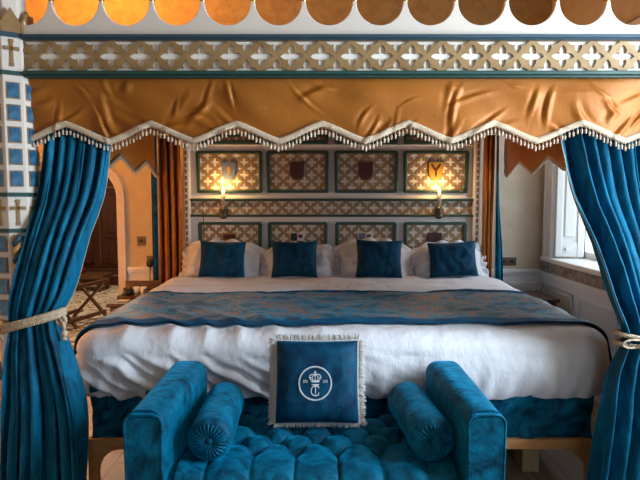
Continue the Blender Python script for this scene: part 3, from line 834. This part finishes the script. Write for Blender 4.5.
# ------------------------------------------------------------------ end-of-bed bench
BN = thing('upholstered_bench', 'teal velvet bench with buttoned seat and square arms at the foot of the bed', 'bench', (-.02, 2.13, 0))
def bn(b, n, m, par=None, **k):
    o = b.build(n, m, par or BN, **k)
    if par is None: o.location = (.02, -2.13, 0)
    return o
SX0, SX1, SY0, SY1 = -.53, .50, 1.83, 2.425
TP, TY, TD = .165, 2.06, .175
def tuft(x, y):
    q = (x - .07) / TP
    if y > TY:
        a1 = q + (y - TY) / TD; a2 = q - (y - TY) / TD
        pf = (abs(sin(pi * a1)) * abs(sin(pi * a2))) ** .3
        # nearest button
        best = 9
        for j in range(0, 6):
            by = TY + j * TD / 2; bx = .07 + TP * (round(q - .5 * (j % 2)) + .5 * (j % 2))
            best = min(best, sqrt((x - bx) ** 2 + (y - by) ** 2))
    else:
        pf = abs(sin(pi * q)) ** .24
        bx = .07 + TP * round(q); best = sqrt((x - bx) ** 2 + (y - TY) ** 2)
    return .408 + .036 * pf - .026 * exp(-(best / .022) ** 2) - .012 * exp(-(best / .05) ** 2)
def seat_fn(u, v):
    x = SX0 + (SX1 - SX0) * u; y = SY0 + (SY1 - SY0) * v
    z = tuft(x, y) + .006 * nz(x * 12, y * 12, 2) + .003 * nz(x * 30, y * 26, 6)
    e = (y - SY0) / .09
    if e < 1: z -= .09 * (1 - sqrt(max(0, 1 - (1 - e) ** 2)))
    e = (SY1 - y) / .05
    if e < 1: z -= .05 * (1 - sqrt(max(0, 1 - (1 - e) ** 2)))
    return (x, y, z)
b = MB(); b.grid(seat_fn, 170, 100)
b.grid(lambda u, v: (SX0 + (SX1 - SX0) * u, SY0 + .001, .13 + (seat_fn(u, 0)[2] - .13) * v), 170, 6)
b.grid(lambda u, v: (SX0 + (SX1 - SX0) * u, SY1 - .001, .13 + (seat_fn(u, 1)[2] - .13) * v), 170, 2)
seat = bn(b, 'tufted_seat', 'velvet')
bt = None
for j in range(0, 5):
    for i in range(-4, 4):
        x = .07 + TP * (i + .5 * (j % 2)); y = TY + j * TD / 2
        if SX0 + .05 < x < SX1 - .05 and y < SY1 - .04:
            if bt is None:
                q = MB(); q.lathe([(.002, .009), (.008, .006), (.011, 0), (.008, -.004), (.002, -.006)], 12); bt = q.build('seat_button', 'velvet', seat); o = bt
            else:
                o = bt.copy(); COL.objects.link(o)
            o.location = (x, y, tuft(x, y) + .006)
# arms
def arm_profile(x0, x1, zt, r=.055, n=7):
    p = [(x0, .12), (x1, .12)]
    for k in range(n + 1):
        a = k / n * pi / 2; p.append((x1 + .006 - r + r * cos(a), zt - r + r * sin(a)))
    for k in range(n + 1):
        a = pi / 2 + k / n * pi / 2; p.append((x0 - .006 + r + r * cos(a), zt - r + r * sin(a)))
    return p
for x0, x1 in ((-.688, -.53), (.495, .652)):
    b = MB(); pr = arm_profile(x0, x1, .688)
    NY = 14; n = len(pr); rowsA = []; cxm = (x0 + x1) / 2
    for j in range(NY + 1):
        y = 1.835 + (2.40 - 1.835) * j / NY; sh = 1 - .0 * j
        tp = .035 * (1 - j / NY)
        rowsA.append([(x - (tp if (x > cxm and cxm < 0) else 0) + (tp if (x < cxm and cxm > 0) else 0), y, z) for x, z in pr])
    # rounded rear end
    for k in range(1, 6):
        a = k / 5 * pi / 2; y = 2.40 + .045 * sin(a); s2 = 1 - .28 * (1 - cos(a))
        rowsA.append([(cxm + (x - cxm) * s2, y, .12 + (z - .12) * (1 - .06 * (1 - cos(a)))) for x, z in pr])
    vs = [v for r_ in rowsA for v in r_]; fs = []
    for j in range(len(rowsA) - 1):
        for i in range(n): fs.append((j * n + i, j * n + (i + 1) % n, (j + 1) * n + (i + 1) % n, (j + 1) * n + i))
    b.add(vs, fs, smooth=True); b.add(rowsA[-1], [tuple(range(n))], smooth=True)
    arm = bn(b, 'arm', 'velvet')
    fp = MB(); f0, f1 = (x0, x1 - .035) if cxm < 0 else (x0 + .035, x1); fm = (f0 + f1) / 2
    ins = [(fm + (x - fm) * .90, .125 + (z - .12) * .965) for x, z in arm_profile(f0, f1, .675, .03)]
    fp.prism(arm_profile(f0, f1, .688, .05), 1.832, 1.838)
    fp.prism(ins, 1.820, 1.834); bn(fp, 'front_panel', 'velvet', bevel=.005)
    pp = MB(); top_ = [(fm + (x - fm) * .96, .12 + (z - .12) * .985) for x, z in arm_profile(f0, f1, .681, .035)]
    pp.tube([(x, 1.824, z) for x, z in top_[1:] + top_[:1]], .006, 6)
    bn(pp, 'piping', 'velvet')
b = MB(); b.box(-.68, .63, 1.86, 2.40, .09, .16); bn(b, 'base_frame', 'velvet', bevel=.01)
for x in (-.62, .57):
    for y in (1.91, 2.35):
        b = MB(); b.lathe([(.018, 0), (.022, .01), (.03, .09)], 12, T(x, y, 0)); bn(b, 'foot', 'dark_wood')
# bolsters
def bolster(x, y0, y1, z, r, yaw, label, cm):
    L = y1 - y0
    t = thing('bolster_cushion', label, 'cushion', (x, y0, z), (0, 0, yaw), 'round bolsters on the bench')
    b = MB()
    def fn(u, v):
        a = 2 * pi * u; e = min(v, 1 - v) * L
        rr = r * (1 - .35 * max(0, 1 - e / .022) ** 2.2) + .0025 * nz(cos(a) * 2, v * 6, sin(a) * 2 + x)
        return (rr * cos(a), v * L, rr * sin(a))
    b.grid(fn, 48, 40, wrap=True)
    b.build('cover', cm, t)
    for yy, sg in ((0, -1), (L, 1)):
        c = MB()
        def cf(u, v, yy=yy, sg=sg):
            a = 2 * pi * u; rr = r * (.80 * (1 - v) + .06 * v)
            pl = .0055 * sin(24 * a) * sin(pi * min(1, v * 1.15) ** .8) + .010 * sin(pi * (1 - v) ** .6)
            return (rr * cos(a), yy + sg * (pl - .004 - .012 * v ** 3), rr * sin(a))
        c.grid(cf, 192, 12, wrap=True); c.build('gathered_end', 'velvet', t)
        k = MB(); k.lathe([(.003, -.006), (.014, -.003), (.016, .002), (.010, .008), (.003, .010)], 16, T(0, yy + sg * -.006, 0, rx=pi / 2 if sg < 0 else -pi / 2)); k.build('end_button', 'velvet', t)
bolster(-.415, 1.925, 2.36, .528, .084, .03, 'teal velvet bolster lying against the left arm of the bench', 'velvet')
bolster(.43, 1.925, 2.36, .528, .086, .10, 'teal velvet bolster lying against the right arm of the bench', 'velvet')
# fringed cushion with embroidered monogram
FC = thing('monogram_cushion', 'navy fringed square cushion with a silver crown monogram in a rope ring', 'cushion', (-.013, 2.285, .634), (radians(-17), 0, 0))
CW, CH, CT = .365, .355, .13
b = MB(); cushion_mesh(b, CW, CH, CT, .006, 5, .03, 48); b.build('cushion_cover', 'velvet_dark', FC)
f_ = MB()
NF = 300; rnd = random.Random(3)
pts_ = []
for k in range(NF):
    q = k / NF * 4; sd = int(q); q -= sd
    a, c = ((-1 + 2 * q, -1), (1, -1 + 2 * q), (1 - 2 * q, 1), (-1, 1 - 2 * q))[sd]
    x0, _, z0 = pillow_surface((a + 1) / 2, (c + 1) / 2, CW, CH, CT, 1, .03)
    nx_, nz_ = ((0, -1), (1, 0), (0, 1), (-1, 0))[sd]
    nx_ += a * .5 * abs(a) ** 5; nz_ += c * .5 * abs(c) ** 5
    l = .018 + .005 * rnd.random()
    dx = rnd.uniform(-.004, .004); dy = rnd.uniform(-.006, .006)
    if sd == 0: l *= .5
    f_.tube([(x0 - nx_ * .004, 0, z0 - nz_ * .004), (x0 + nx_ * l * .5 + dx * .4, dy * .5, z0 + nz_ * l * .5), (x0 + nx_ * l + dx, dy, z0 + nz_ * l - .002)], [.0028, .003, .0022], 5)
    pts_.append((x0, 0, z0))
f_.tube(pts_, .005, 6, closed=True)
fr_o = f_.build('fringe', 'silver_fringe', FC); fr_o['kind'] = 'stuff'; fr_o['label'] = 'pale silver thread fringe'
# emblem, wrapped on the cushion's front surface
def on_cushion(x, z):
    a, c = x / (CW / 2), z / (CH / 2)
    th = CT / 2 * max(0, (1 - a ** 4) * (1 - c ** 4)) ** .45
    e = max(0, (1 - a * a) * (1 - c * c)) ** .5
    return -(th + e * .006 * (nz(x * 9 + 5, z * 9, 5) + .6 * nz(x * 22, z * 18 + 5, 5)))
EX, EZ = -.008, -.006
def stitch(b, pts, r=.0022, closed=False):
    # densify
    out = []
    n = len(pts)
    for i in range(n if closed else n - 1):
        p, q = pts[i], pts[(i + 1) % n]
        for k in range(3): out.append((p[0] + (q[0] - p[0]) * k / 3, p[1] + (q[1] - p[1]) * k / 3))
    if not closed: out.append(pts[-1])
    b.tube([(EX + x, on_cushion(EX + x, EZ + z) - .001, EZ + z) for x, z in out], r, 6, closed)
b = MB()
for ph in (0, pi):
    stitch(b, [((.069 + .0022 * cos(22 * a + ph)) * cos(a), (.069 + .0022 * cos(22 * a + ph)) * sin(a)) for a in [2 * pi * k / 132 for k in range(132)]], .0019, True)
b.build('rope_ring', 'thread', FC)
b = MB()   # crown
stitch(b, [(-.019, .008), (-.006, .006), (.006, .006), (.019, .008)], .0028); stitch(b, [(-.018, .013), (0, .0115), (.018, .013)], .002)
for sg in (-1, 1):
    stitch(b, [(sg * .019, .014), (sg * .025, .024), (sg * .021, .034), (sg * .012, .038), (0, .036)], .0022)
    stitch(b, [(sg * .010, .013), (sg * .013, .024), (sg * .008, .033), (0, .036)], .0018)
    stitch(b, [(sg * .016, .021), (sg * .020, .025)], .002)
stitch(b, [(0, .013), (0, .036)], .0018); stitch(b, [(0, .037), (0, .052)], .002); stitch(b, [(-.005, .046), (.005, .046)], .002)
b.build('crown', 'thread', FC)
b = MB()   # interlaced T and C
stitch(b, [(-.016, -.006), (.016, -.006)], .0024)
stitch(b, [(.001, -.013), (.001, -.046)], .002); stitch(b, [(-.008, -.013), (.016, -.013)], .0016)
stitch(b, [(.0015 + .019 * cos(a), -.031 + .021 * sin(a)) for a in [radians(52 + 256 * k / 24) for k in range(25)]], .0022)
stitch(b, [(.014, -.012), (.0155, -.022)], .002); stitch(b, [(.0155, -.038), (.014, -.050)], .002)
b.build('monogram', 'thread', FC)
b = MB()   # the two small figures either side
def fig2(ox, oz): stitch(b, [(ox - .004, oz + .004), (ox, oz + .006), (ox + .003, oz + .003), (ox - .004, oz - .005), (ox + .004, oz - .005)], .0011)
def fig0(ox, oz): stitch(b, [(ox + .004 * cos(a), oz + .0055 * sin(a)) for a in [2 * pi * k / 10 for k in range(10)]], .0011, True)
for cx_ in (-.043, .043):
    b = MB(); fig2(cx_ - .0055, .008); b.build('numeral', 'thread', FC)
    b = MB(); fig0(cx_ + .0055, .008); b.build('numeral', 'thread', FC)

# ------------------------------------------------------------------ valances
def zig(x, lo, hi, per, ph, rnd_=1.0):
    q = ((x - ph) / per) % 1.0; t_ = abs(2 * q - 1)       # 1 at peaks position ph
    t_ = .5 - .5 * cos(pi * t_) if rnd_ else t_
    t2 = abs(2 * q - 1); t_ = .72 * t2 + .28 * t_
    return lo + (hi - lo) * t_
def valance(name, label, x0, x1, zt, lo, hi, per, ph, mt, sat, tr, trim_w, fr_len, seed, amp):
    V = thing(name, label, 'valance'); V.matrix_world = mt
    def prof(x): return zig(x, lo, hi, per, ph)
    rr = random.Random(seed); cre = []
    for k in range(int((x1 - x0) * 20)):
        L = rr.uniform(.10, .34); a = radians(rr.choice([-1, 1, 1]) * rr.choice([18, 28, 38, 55, 75]) + rr.uniform(-8, 8))
        cre.append((rr.uniform(x0, x1), rr.uniform(lo, zt), cos(a), sin(a), L, rr.uniform(.006, .018), rr.uniform(.3, 1.0), rr.uniform(-1.2, 1.2)))
    def disp(x, z, d):
        h = amp * 1.1 * nz(x * 2.2 + z * 1.5, z * 2, seed) + amp * .35 * nz(x * 6 + z * 4, z * 7, seed)
        for cx, cz, ca, sa, L, w, A, cv in cre:
            dx, dz = x - cx, z - cz
            if abs(dx) > L or abs(dz) > L: continue
            t = (dx * ca + dz * sa) / L
            if abs(t) > .5: continue
            n_ = -dx * sa + dz * ca + cv * L * .5 * t * t
            if abs(n_) > 4 * w: continue
            h += amp * A * .42 * cos(pi * t) ** 2 * (exp(-(n_ / w) ** 2) - .6 * exp(-((n_ - 1.7 * w) / w) ** 2))
        return h * min(1, d * 14)
    nx = int((x1 - x0) / .007)
    def fn(u, v):
        x = x0 + (x1 - x0) * u; zb = prof(x); z = zb + (zt - zb) * v
        return (x, -disp(x, z, zt - z), z)
    b = MB(); b.grid(fn, nx, 46); b.build('satin_panel', sat, V, solid=.003)
    def tf(u, v):
        x = x0 + (x1 - x0) * u; zb = prof(x); z = zb - .004 + trim_w * v
        return (x, -.7 * disp(x, max(z, zb), zt - z) - .010 - .004 * sin(pi * v), z)
    b = MB(); b.grid(tf, nx, 4)
    b.grid(lambda u, v: (lambda p: (p[0], p[1] + .010 , p[2]))(tf(u, v)), nx, 4)
    b.build('braid_trim', tr, V, solid=.003)
    f_ = MB(); n = int((x1 - x0) / .0165)
    for k in range(n + 1):
        x = x0 + (x1 - x0) * k / n; zb = prof(x) - .004; y = -disp(x, zb, zt - zb) - .006
        L = fr_len * (1 if k % 2 else .72)
        f_.tube([(x, y, zb + .004), (x, y, zb - L * .5)], .0014, 4)
        f_.lathe([(.001, 0), (.0050, -.005), (.0062, -.010), (.0040, -.015), (.0055, -.020), (.0015, -.024)], 6, T(x, y, zb - L * .5 + .006))
    fo = f_.build('tassel_fringe', 'fringe', V); fo['kind'] = 'stuff'
    return V
valance('front_valance', 'gold satin valance with zigzag cream tassel trim across the bed front', -1.33, 1.53, 1.98, 1.685, 1.763, .3865, .395, T(0, 2.425, 0), 'satin', 'trim', .028, .034, 3, .032)
def side(name, label, X):
    # local x runs along world Y; local -y faces world -X or +X
    mt = T(X, 0, 0, rz=pi / 2)
    return valance(name, label, 2.55, 4.5, 1.99, 1.64, 1.735, .52, 3.66, mt, 'satin', 'trim_dark', .014, .016, 11, .006)
side('side_valance', 'gold satin side valance with zigzag edge along the left of the bed', -1.365)
side('side_valance', 'gold satin side valance with zigzag edge along the right of the bed', 1.55)

# ------------------------------------------------------------------ curtains
def curtain(name, label, keys, nf, seed, m, edge=None, lining=None, cat='curtain'):
    C_ = thing(name, label, cat, (0, 0, 0))
    zt, zb = keys[0][0], keys[-1][0]
    def fn(u, v):
        z = zt + (zb - zt) * v; xl, xr, y, am = lerp_keys(keys, z)
        ph = u * nf * 2 * pi + 2.2 * nz(u * 2.2, z * .55, seed) + seed
        wob = 1 + .7 * nz(u * nf * .8, seed, z * .8)
        s1 = sin(ph); dep = (1 - 2 * abs(cos(ph / 2)) ** 1.3 + .35 * sin(2 * ph + 1 + 2 * nz(u * 3, z, seed + 2))) * am * 1.25 * wob + .010 * nz(u * 9, z * 4, seed) + .004 * nz(u * 20, z * 16, seed)
        x = xl + (xr - xl) * u + am * .5 * cos(ph) * min(1, 6 * u) * min(1, 6 * (1 - u))
        return (x, y + dep, z)
    b = MB(); b.grid(fn, 240, 120); b.build('drape', m, C_, solid=.004)
    if edge is not None:
        u0 = edge
        e = MB(); e.tube([fn(u0, k / 80 * .5) for k in range(81)], .0028, 6); e.build('edge_piping', 'trim', C_)
    return C_, fn
KL = [(1.80, -1.262, -.955, 2.49, .026), (1.47, -1.285, -.995, 2.45, .034), (1.25, -1.31, -1.05, 2.37, .036), (1.02, -1.345, -1.105, 2.31, .036),
      (.93, -1.35, -1.145, 2.292, .032), (.88, -1.345, -1.148, 2.288, .030), (.75, -1.36, -1.105, 2.28, .040), (.5, -1.37, -1.04, 2.265, .05), (.012, -1.405, -1.02, 2.25, .055)]
curtain('bed_curtain', 'teal velvet curtain tied back at the left front post', KL, 6, 2.0, 'velvet_curtain', edge=1.0)
KR = [(1.80, 1.085, 1.462, 2.49, .028), (1.47, 1.145, 1.482, 2.45, .036), (1.25, 1.205, 1.50, 2.37, .038), (1.02, 1.265, 1.53, 2.31, .038),
      (.86, 1.325, 1.55, 2.292, .032), (.80, 1.325, 1.55, 2.288, .030), (.68, 1.275, 1.56, 2.28, .04), (.5, 1.24, 1.58, 2.265, .05), (.012, 1.18, 1.60, 2.25, .055)]
curtain('bed_curtain', 'teal velvet curtain tied back at the right front post', KR, 6, 5.3, 'velvet_curtain', edge=0.0)
KBL = [(1.97, -1.345, -1.165, 4.47, .022), (.75, -1.35, -1.16, 4.47, .026), (.012, -1.36, -1.185, 4.47, .028)]
C3, _ = curtain('back_curtain', 'gold satin curtain edged in teal at the left of the headboard', KBL, 3, 1.0, 'satin')
def lining(par, keys, nf, seed, m='velvet_curtain'):
    def fn(u, v):
        z = keys[0][0] + (keys[-1][0] - keys[0][0]) * v; xl, xr, y, am = lerp_keys(keys, z)
        return (xl + (xr - xl) * u, y + am * sin(u * nf * 2 * pi + seed + .6 * nz(u * 2, z, seed)), z)
    b = MB(); b.grid(fn, 40, 60); o = b.build('teal_lining', m, par, solid=.004)
    e = MB(); e.tube([fn(1 if seed < 5 else 0, k / 40) for k in range(41)], .004, 6); e.build('lining_piping', 'trim', par)
lining(C3, [(1.97, -1.405, -1.355, 4.44, .012), (.75, -1.41, -1.36, 4.44, .012), (.012, -1.42, -1.37, 4.44, .012)], 1, 1, 'velvet_dark')  # same lining in a darker velvet, its shade put into the colour
KBR = [(1.97, 1.372, 1.455, 4.47, .02), (.75, 1.375, 1.45, 4.47, .022), (.012, 1.40, 1.46, 4.47, .022)]
C4, _ = curtain('back_curtain', 'gold satin curtain edged in teal at the right of the headboard', KBR, 3, 3.0, 'satin')
lining(C4, [(1.97, 1.46, 1.475, 4.43, .008), (1.45, 1.46, 1.49, 4.43, .012), (.9, 1.462, 1.535, 4.43, .014), (.012, 1.47, 1.55, 4.43, .016)], 1.5, 6)
# tiebacks
def rope_ring(b, cx, cy, cz, rx, ry, tilt, r=.009, wind=26):
    for ph in (0, 2 * pi / 3, 4 * pi / 3):
        pts = []
        for k in range(160):
            a = 2 * pi * k / 160; w = wind * a + ph
            R1 = 1 + 0; pts.append((cx + (rx + .008 * cos(w)) * cos(a), cy + (ry + .008 * cos(w)) * sin(a), cz + tilt * cos(a) + .008 * sin(w) - .008 * sin(a) * 0))
        b.tube(pts, r, 6, closed=True)
def tassel(b, x, y, z, L, r=.02):
    b.lathe([(.004, 0), (.012, -.008), (.014, -.02), (.007, -.03), (.010, -.036), (r * .8, -L * .6), (r, -L), (.004, -L - .002)], 14, T(x, y, z))
t = thing('curtain_tieback', 'braided beige rope with gold knot tying the left teal curtain', 'tieback', (-1.25, 2.29, .9))
b = MB(); rope_ring(b, 0, 0, 0, .128, .066, .034, .006); rope_ring(b, 0, 0, .016, .126, .064, .034, .006); b.build('rope', 'rope', t)
b = MB()
for k in range(3):
    b.tube([(-.135 + .028 * cos(a + k), -.02 + .02 * sin(2 * a), -.02 + .022 * sin(a + k * .8)) for a in [2 * pi * q / 24 for q in range(24)]], .009, 6, closed=True)
b.build('knot', 'rope_gold', t)
b = MB(); b.tube([(-.135, -.03, -.03), (-.15, -.03, -.06), (-.16, -.03, -.09)], .007, 6); tassel(b, -.162, -.03, -.09, .16, .03); b.tube([(-.135, -.03, -.03), (-.125, -.035, -.06), (-.12, -.03, -.075)], .006, 6); tassel(b, -.185, -.015, -.06, .12, .024)
b.build('tassel', 'rope', t)
b = MB(); b.tube([(.12, -.02, .02), (.138, -.025, .0), (.142, -.025, -.03)], .008, 6); b.tube([(.128 + .018 * cos(a), -.02, .01 + .02 * sin(a)) for a in [2 * pi * q / 20 for q in range(20)]], .008, 6, closed=True); tassel(b, .142, -.025, -.03, .045, .012); b.build('loop', 'rope', t)
t = thing('curtain_tieback', 'plain cream rope knotted around the right teal curtain', 'tieback', (1.435, 2.29, .83))
b = MB(); rope_ring(b, 0, 0, 0, .135, .066, -.02, .004); rope_ring(b, 0, 0, -.03, .133, .064, -.005, .004); b.build('rope', 'rope', t)
b = MB(); b.tube([(-.10 + .045 * cos(a), -.068 - .008 * sin(a), -.012 + .020 * sin(a)) for a in [2 * pi * q / 28 for q in range(28)]], .0045, 6, closed=True)
b.tube([(-.04 + .03 * cos(a), -.075, -.015 + .018 * sin(a)) for a in [2 * pi * q / 28 for q in range(28)]], .0045, 6, closed=True); b.build('bow', 'rope', t)

# ------------------------------------------------------------------ nightstands and small things
def nightstand(x0, x1, y0, y1, zt, label):
    cx, cy = (x0 + x1) / 2, (y0 + y1) / 2; w, d = (x1 - x0) / 2, (y1 - y0) / 2
    t = thing('nightstand', label, 'nightstand', (cx, cy, 0))
    b = MB(); b.box(-w, w, -d, d, zt - .03, zt); b.build('top', 'dark_wood', t, bevel=.008)
    b = MB(); b.box(-w + .02, w - .02, -d + .02, d - .02, .12, zt - .03); b.build('body', 'dark_wood', t, bevel=.006)
    for z0, z1 in ((zt - .2, zt - .05), (zt - .37, zt - .22), (.15, zt - .39)):
        q = MB(); q.box(-w + .045, w - .045, -d + .005, -d + .022, z0, z1); dr_ = q.build('drawer', 'dark_wood', t, bevel=.005)
        k = MB(); k.lathe([(.005, 0), (.012, .012), (.004, .022)], 10, T(0, -d + .005, (z0 + z1) / 2, rx=pi / 2)); k.build('knob', 'brass', dr_)
    for sx in (-1, 1):
        for sy in (-1, 1):
            q = MB(); q.box(sx * (w - .04) - .02, sx * (w - .04) + .02, sy * (d - .04) - .02, sy * (d - .04) + .02, 0, .12); q.build('leg', 'dark_wood', t)
nightstand(-1.605, -1.225, 3.93, 4.37, .655, 'dark wooden nightstand with a tray on the left of the bed')
nightstand(1.44, 1.875, 4.09, 4.50, .66, 'bare dark wooden nightstand below the window on the right')
t = thing('serving_tray', 'galleried tray of drinks on the left nightstand', 'tray', (-1.43, 4.18, .655))
b = MB(); b.box(-.15, .14, -.09, .10, 0, .01); b.build('tray_base', 'mid_wood', t)
b = MB(); b.box(-.15, .14, .092, .10, .01, .115); b.box(-.15, -.142, -.09, .10, .01, .03); b.box(.132, .14, -.09, .10, .01, .03); b.box(-.15, .14, -.09, -.082, .01, .03)
b.box(-.15, .14, .088, .104, .115, .122); b.build('gallery', 'mid_wood', t, bevel=.002)
def mug(x, y, z, m, label, hx):
    t = thing('mug', label, 'mug', (x, y, z))
    b = MB(); b.lathe([(.026, 0), (.032, .006), (.034, .07), (.030, .07), (.028, .012), (.004, .01)], 20); b.build('cup', m, t)
    b = MB(); b.tube([(hx * .032, 0, .058), (hx * .052, 0, .055), (hx * .056, 0, .035), (hx * .045, 0, .018), (hx * .031, 0, .016)], .005, 6); b.build('handle', m, t)
mug(-1.525, 4.17, .665, 'black', 'black mug at the left end of the tray', 1)
mug(-1.345, 4.17, .665, 'black', 'black mug at the right end of the tray', -1)
def tumbler(x, y, label):
    b = MB(); b.lathe([(.022, 0), (.027, .075), (.024, .075), (.020, .008), (.003, .008)], 18); o = b.build('tumbler', 'ceramic'); o.location = (x, y, .665); tag(o, label, 'cup')
tumbler(-1.463, 4.19, 'white cup on the tray beside the left black mug'); tumbler(-1.405, 4.19, 'white cup on the tray beside the right black mug')
for x, y, w, lab in ((-1.505, 4.02, .045, 'flat white notepad in front of the tray, farther from the bed'), (-1.40, 4.02, .04, 'flat white card in front of the tray, nearer the bed')):
    b = MB(); b.box(-w, w, -.03, .03, 0, .012); o = b.build('notepad', 'ceramic', bevel=.003); o.location = (x, y, .655); tag(o, lab, 'notepad')
def plate(name, x, z, w, h, label, cat, m='brass_old', sockets=0):
    t = thing(name, label, cat, (x, YB, z))
    b = MB(); b.box(-w / 2, w / 2, -.01, 0, -h / 2, h / 2); b.build('face_plate', m, t, bevel=.003)
    for k in range(max(1, sockets)):
        ox = 0 if sockets < 2 else (-w / 4 + w / 2 * k)
        q = MB(); q.box(ox - .018, ox + .018, -.013, -.009, -.014, .014); q.build('socket' if sockets else 'rocker', 'black', t, bevel=.002)
    return t
plate('wall_socket', -1.485, .885, .11, .095, 'brass wall socket with a black plug, left of the bed', 'socket', 'brass_old', 2)
plate('light_switch', -1.585, 1.067, .075, .08, 'small brass light switch on the wall left of the bed', 'switch')
plate('wall_socket', 1.665, .885, .16, .075, 'brass double wall socket beside the right bed curtain', 'socket', 'brass_old', 2)
t = thing('plug', 'round black plug in the left wall socket', 'plug', (-1.50, YB - .012, .872))
b = MB(); b.lathe([(.034, 0), (.036, .012), (.03, .04), (.012, .045)], 16, T(0, 0, 0, rx=pi / 2)); b.build('plug_body', 'black', t)
b = MB(); b.tube([(0, -.03, -.03), (0, -.035, -.08), (.0, -.04, -.14), (.01, -.05, -.2)], .004, 6); b.build('cord', 'black', t)

# ------------------------------------------------------------------ light
w = bpy.data.worlds.new('world'); S.world = w; w.use_nodes = True
bg = w.node_tree.nodes['Background']; bg.inputs[0].default_value = (.80, .90, 1.0, 1); bg.inputs[1].default_value = 1.0
def area(name, loc, rot, sx, sy, e, col):
    l = bpy.data.lights.new(name, 'AREA'); l.shape = 'RECTANGLE'; l.size = sx; l.size_y = sy; l.energy = e; l.color = col
    o = bpy.data.objects.new(name, l); COL.objects.link(o); o.location = loc; o.rotation_euler = rot; return o
def point(name, loc, e, col, r=.06):
    l = bpy.data.lights.new(name, 'POINT'); l.energy = e; l.color = col; l.shadow_soft_size = r
    o = bpy.data.objects.new(name, l); COL.objects.link(o); o.location = loc; return o
DAY = (.66, .84, 1.0)
area('window_daylight_far', (XR + .5, 3.87, 1.7), (0, pi / 2, 0), 1.5, 1.2, 34, DAY)
area('window_daylight_near', (XR + .42, 1.375, 1.85), (0, pi / 2, 0), 1.8, 1.2, 230, DAY)
area('fill_behind', (.9, YN + .1, 2.0), (pi / 2, 0, 0), 1.4, 1.8, 24, DAY)  # added fill light behind the camera, no window in that wall
WARM = (1.0, .36, .03)
point('lamp_left_low', (-2.42, 3.6, 1.15), 22, WARM, .1)
point('lamp_left_high', (-1.75, 3.9, 3.42), 85, (1.0, .44, .07), .1)
point('lamp_hall', (-2.9, 6.9, 2.6), 120, (1.0, .78, .55), .15)
for x in (-.81, .998): point('sconce_glow', (x, YH - .125, 1.565), 3.0, (1.0, .58, .2), .012)
point('lamp_bedside_floor', (-2.1, 2.9, .5), 7, WARM, .08)

S.view_settings.view_transform = 'Standard'; S.view_settings.look = 'None'
S.view_settings.exposure = 0.12; S.view_settings.gamma = 1; S.view_settings.use_curve_mapping = False
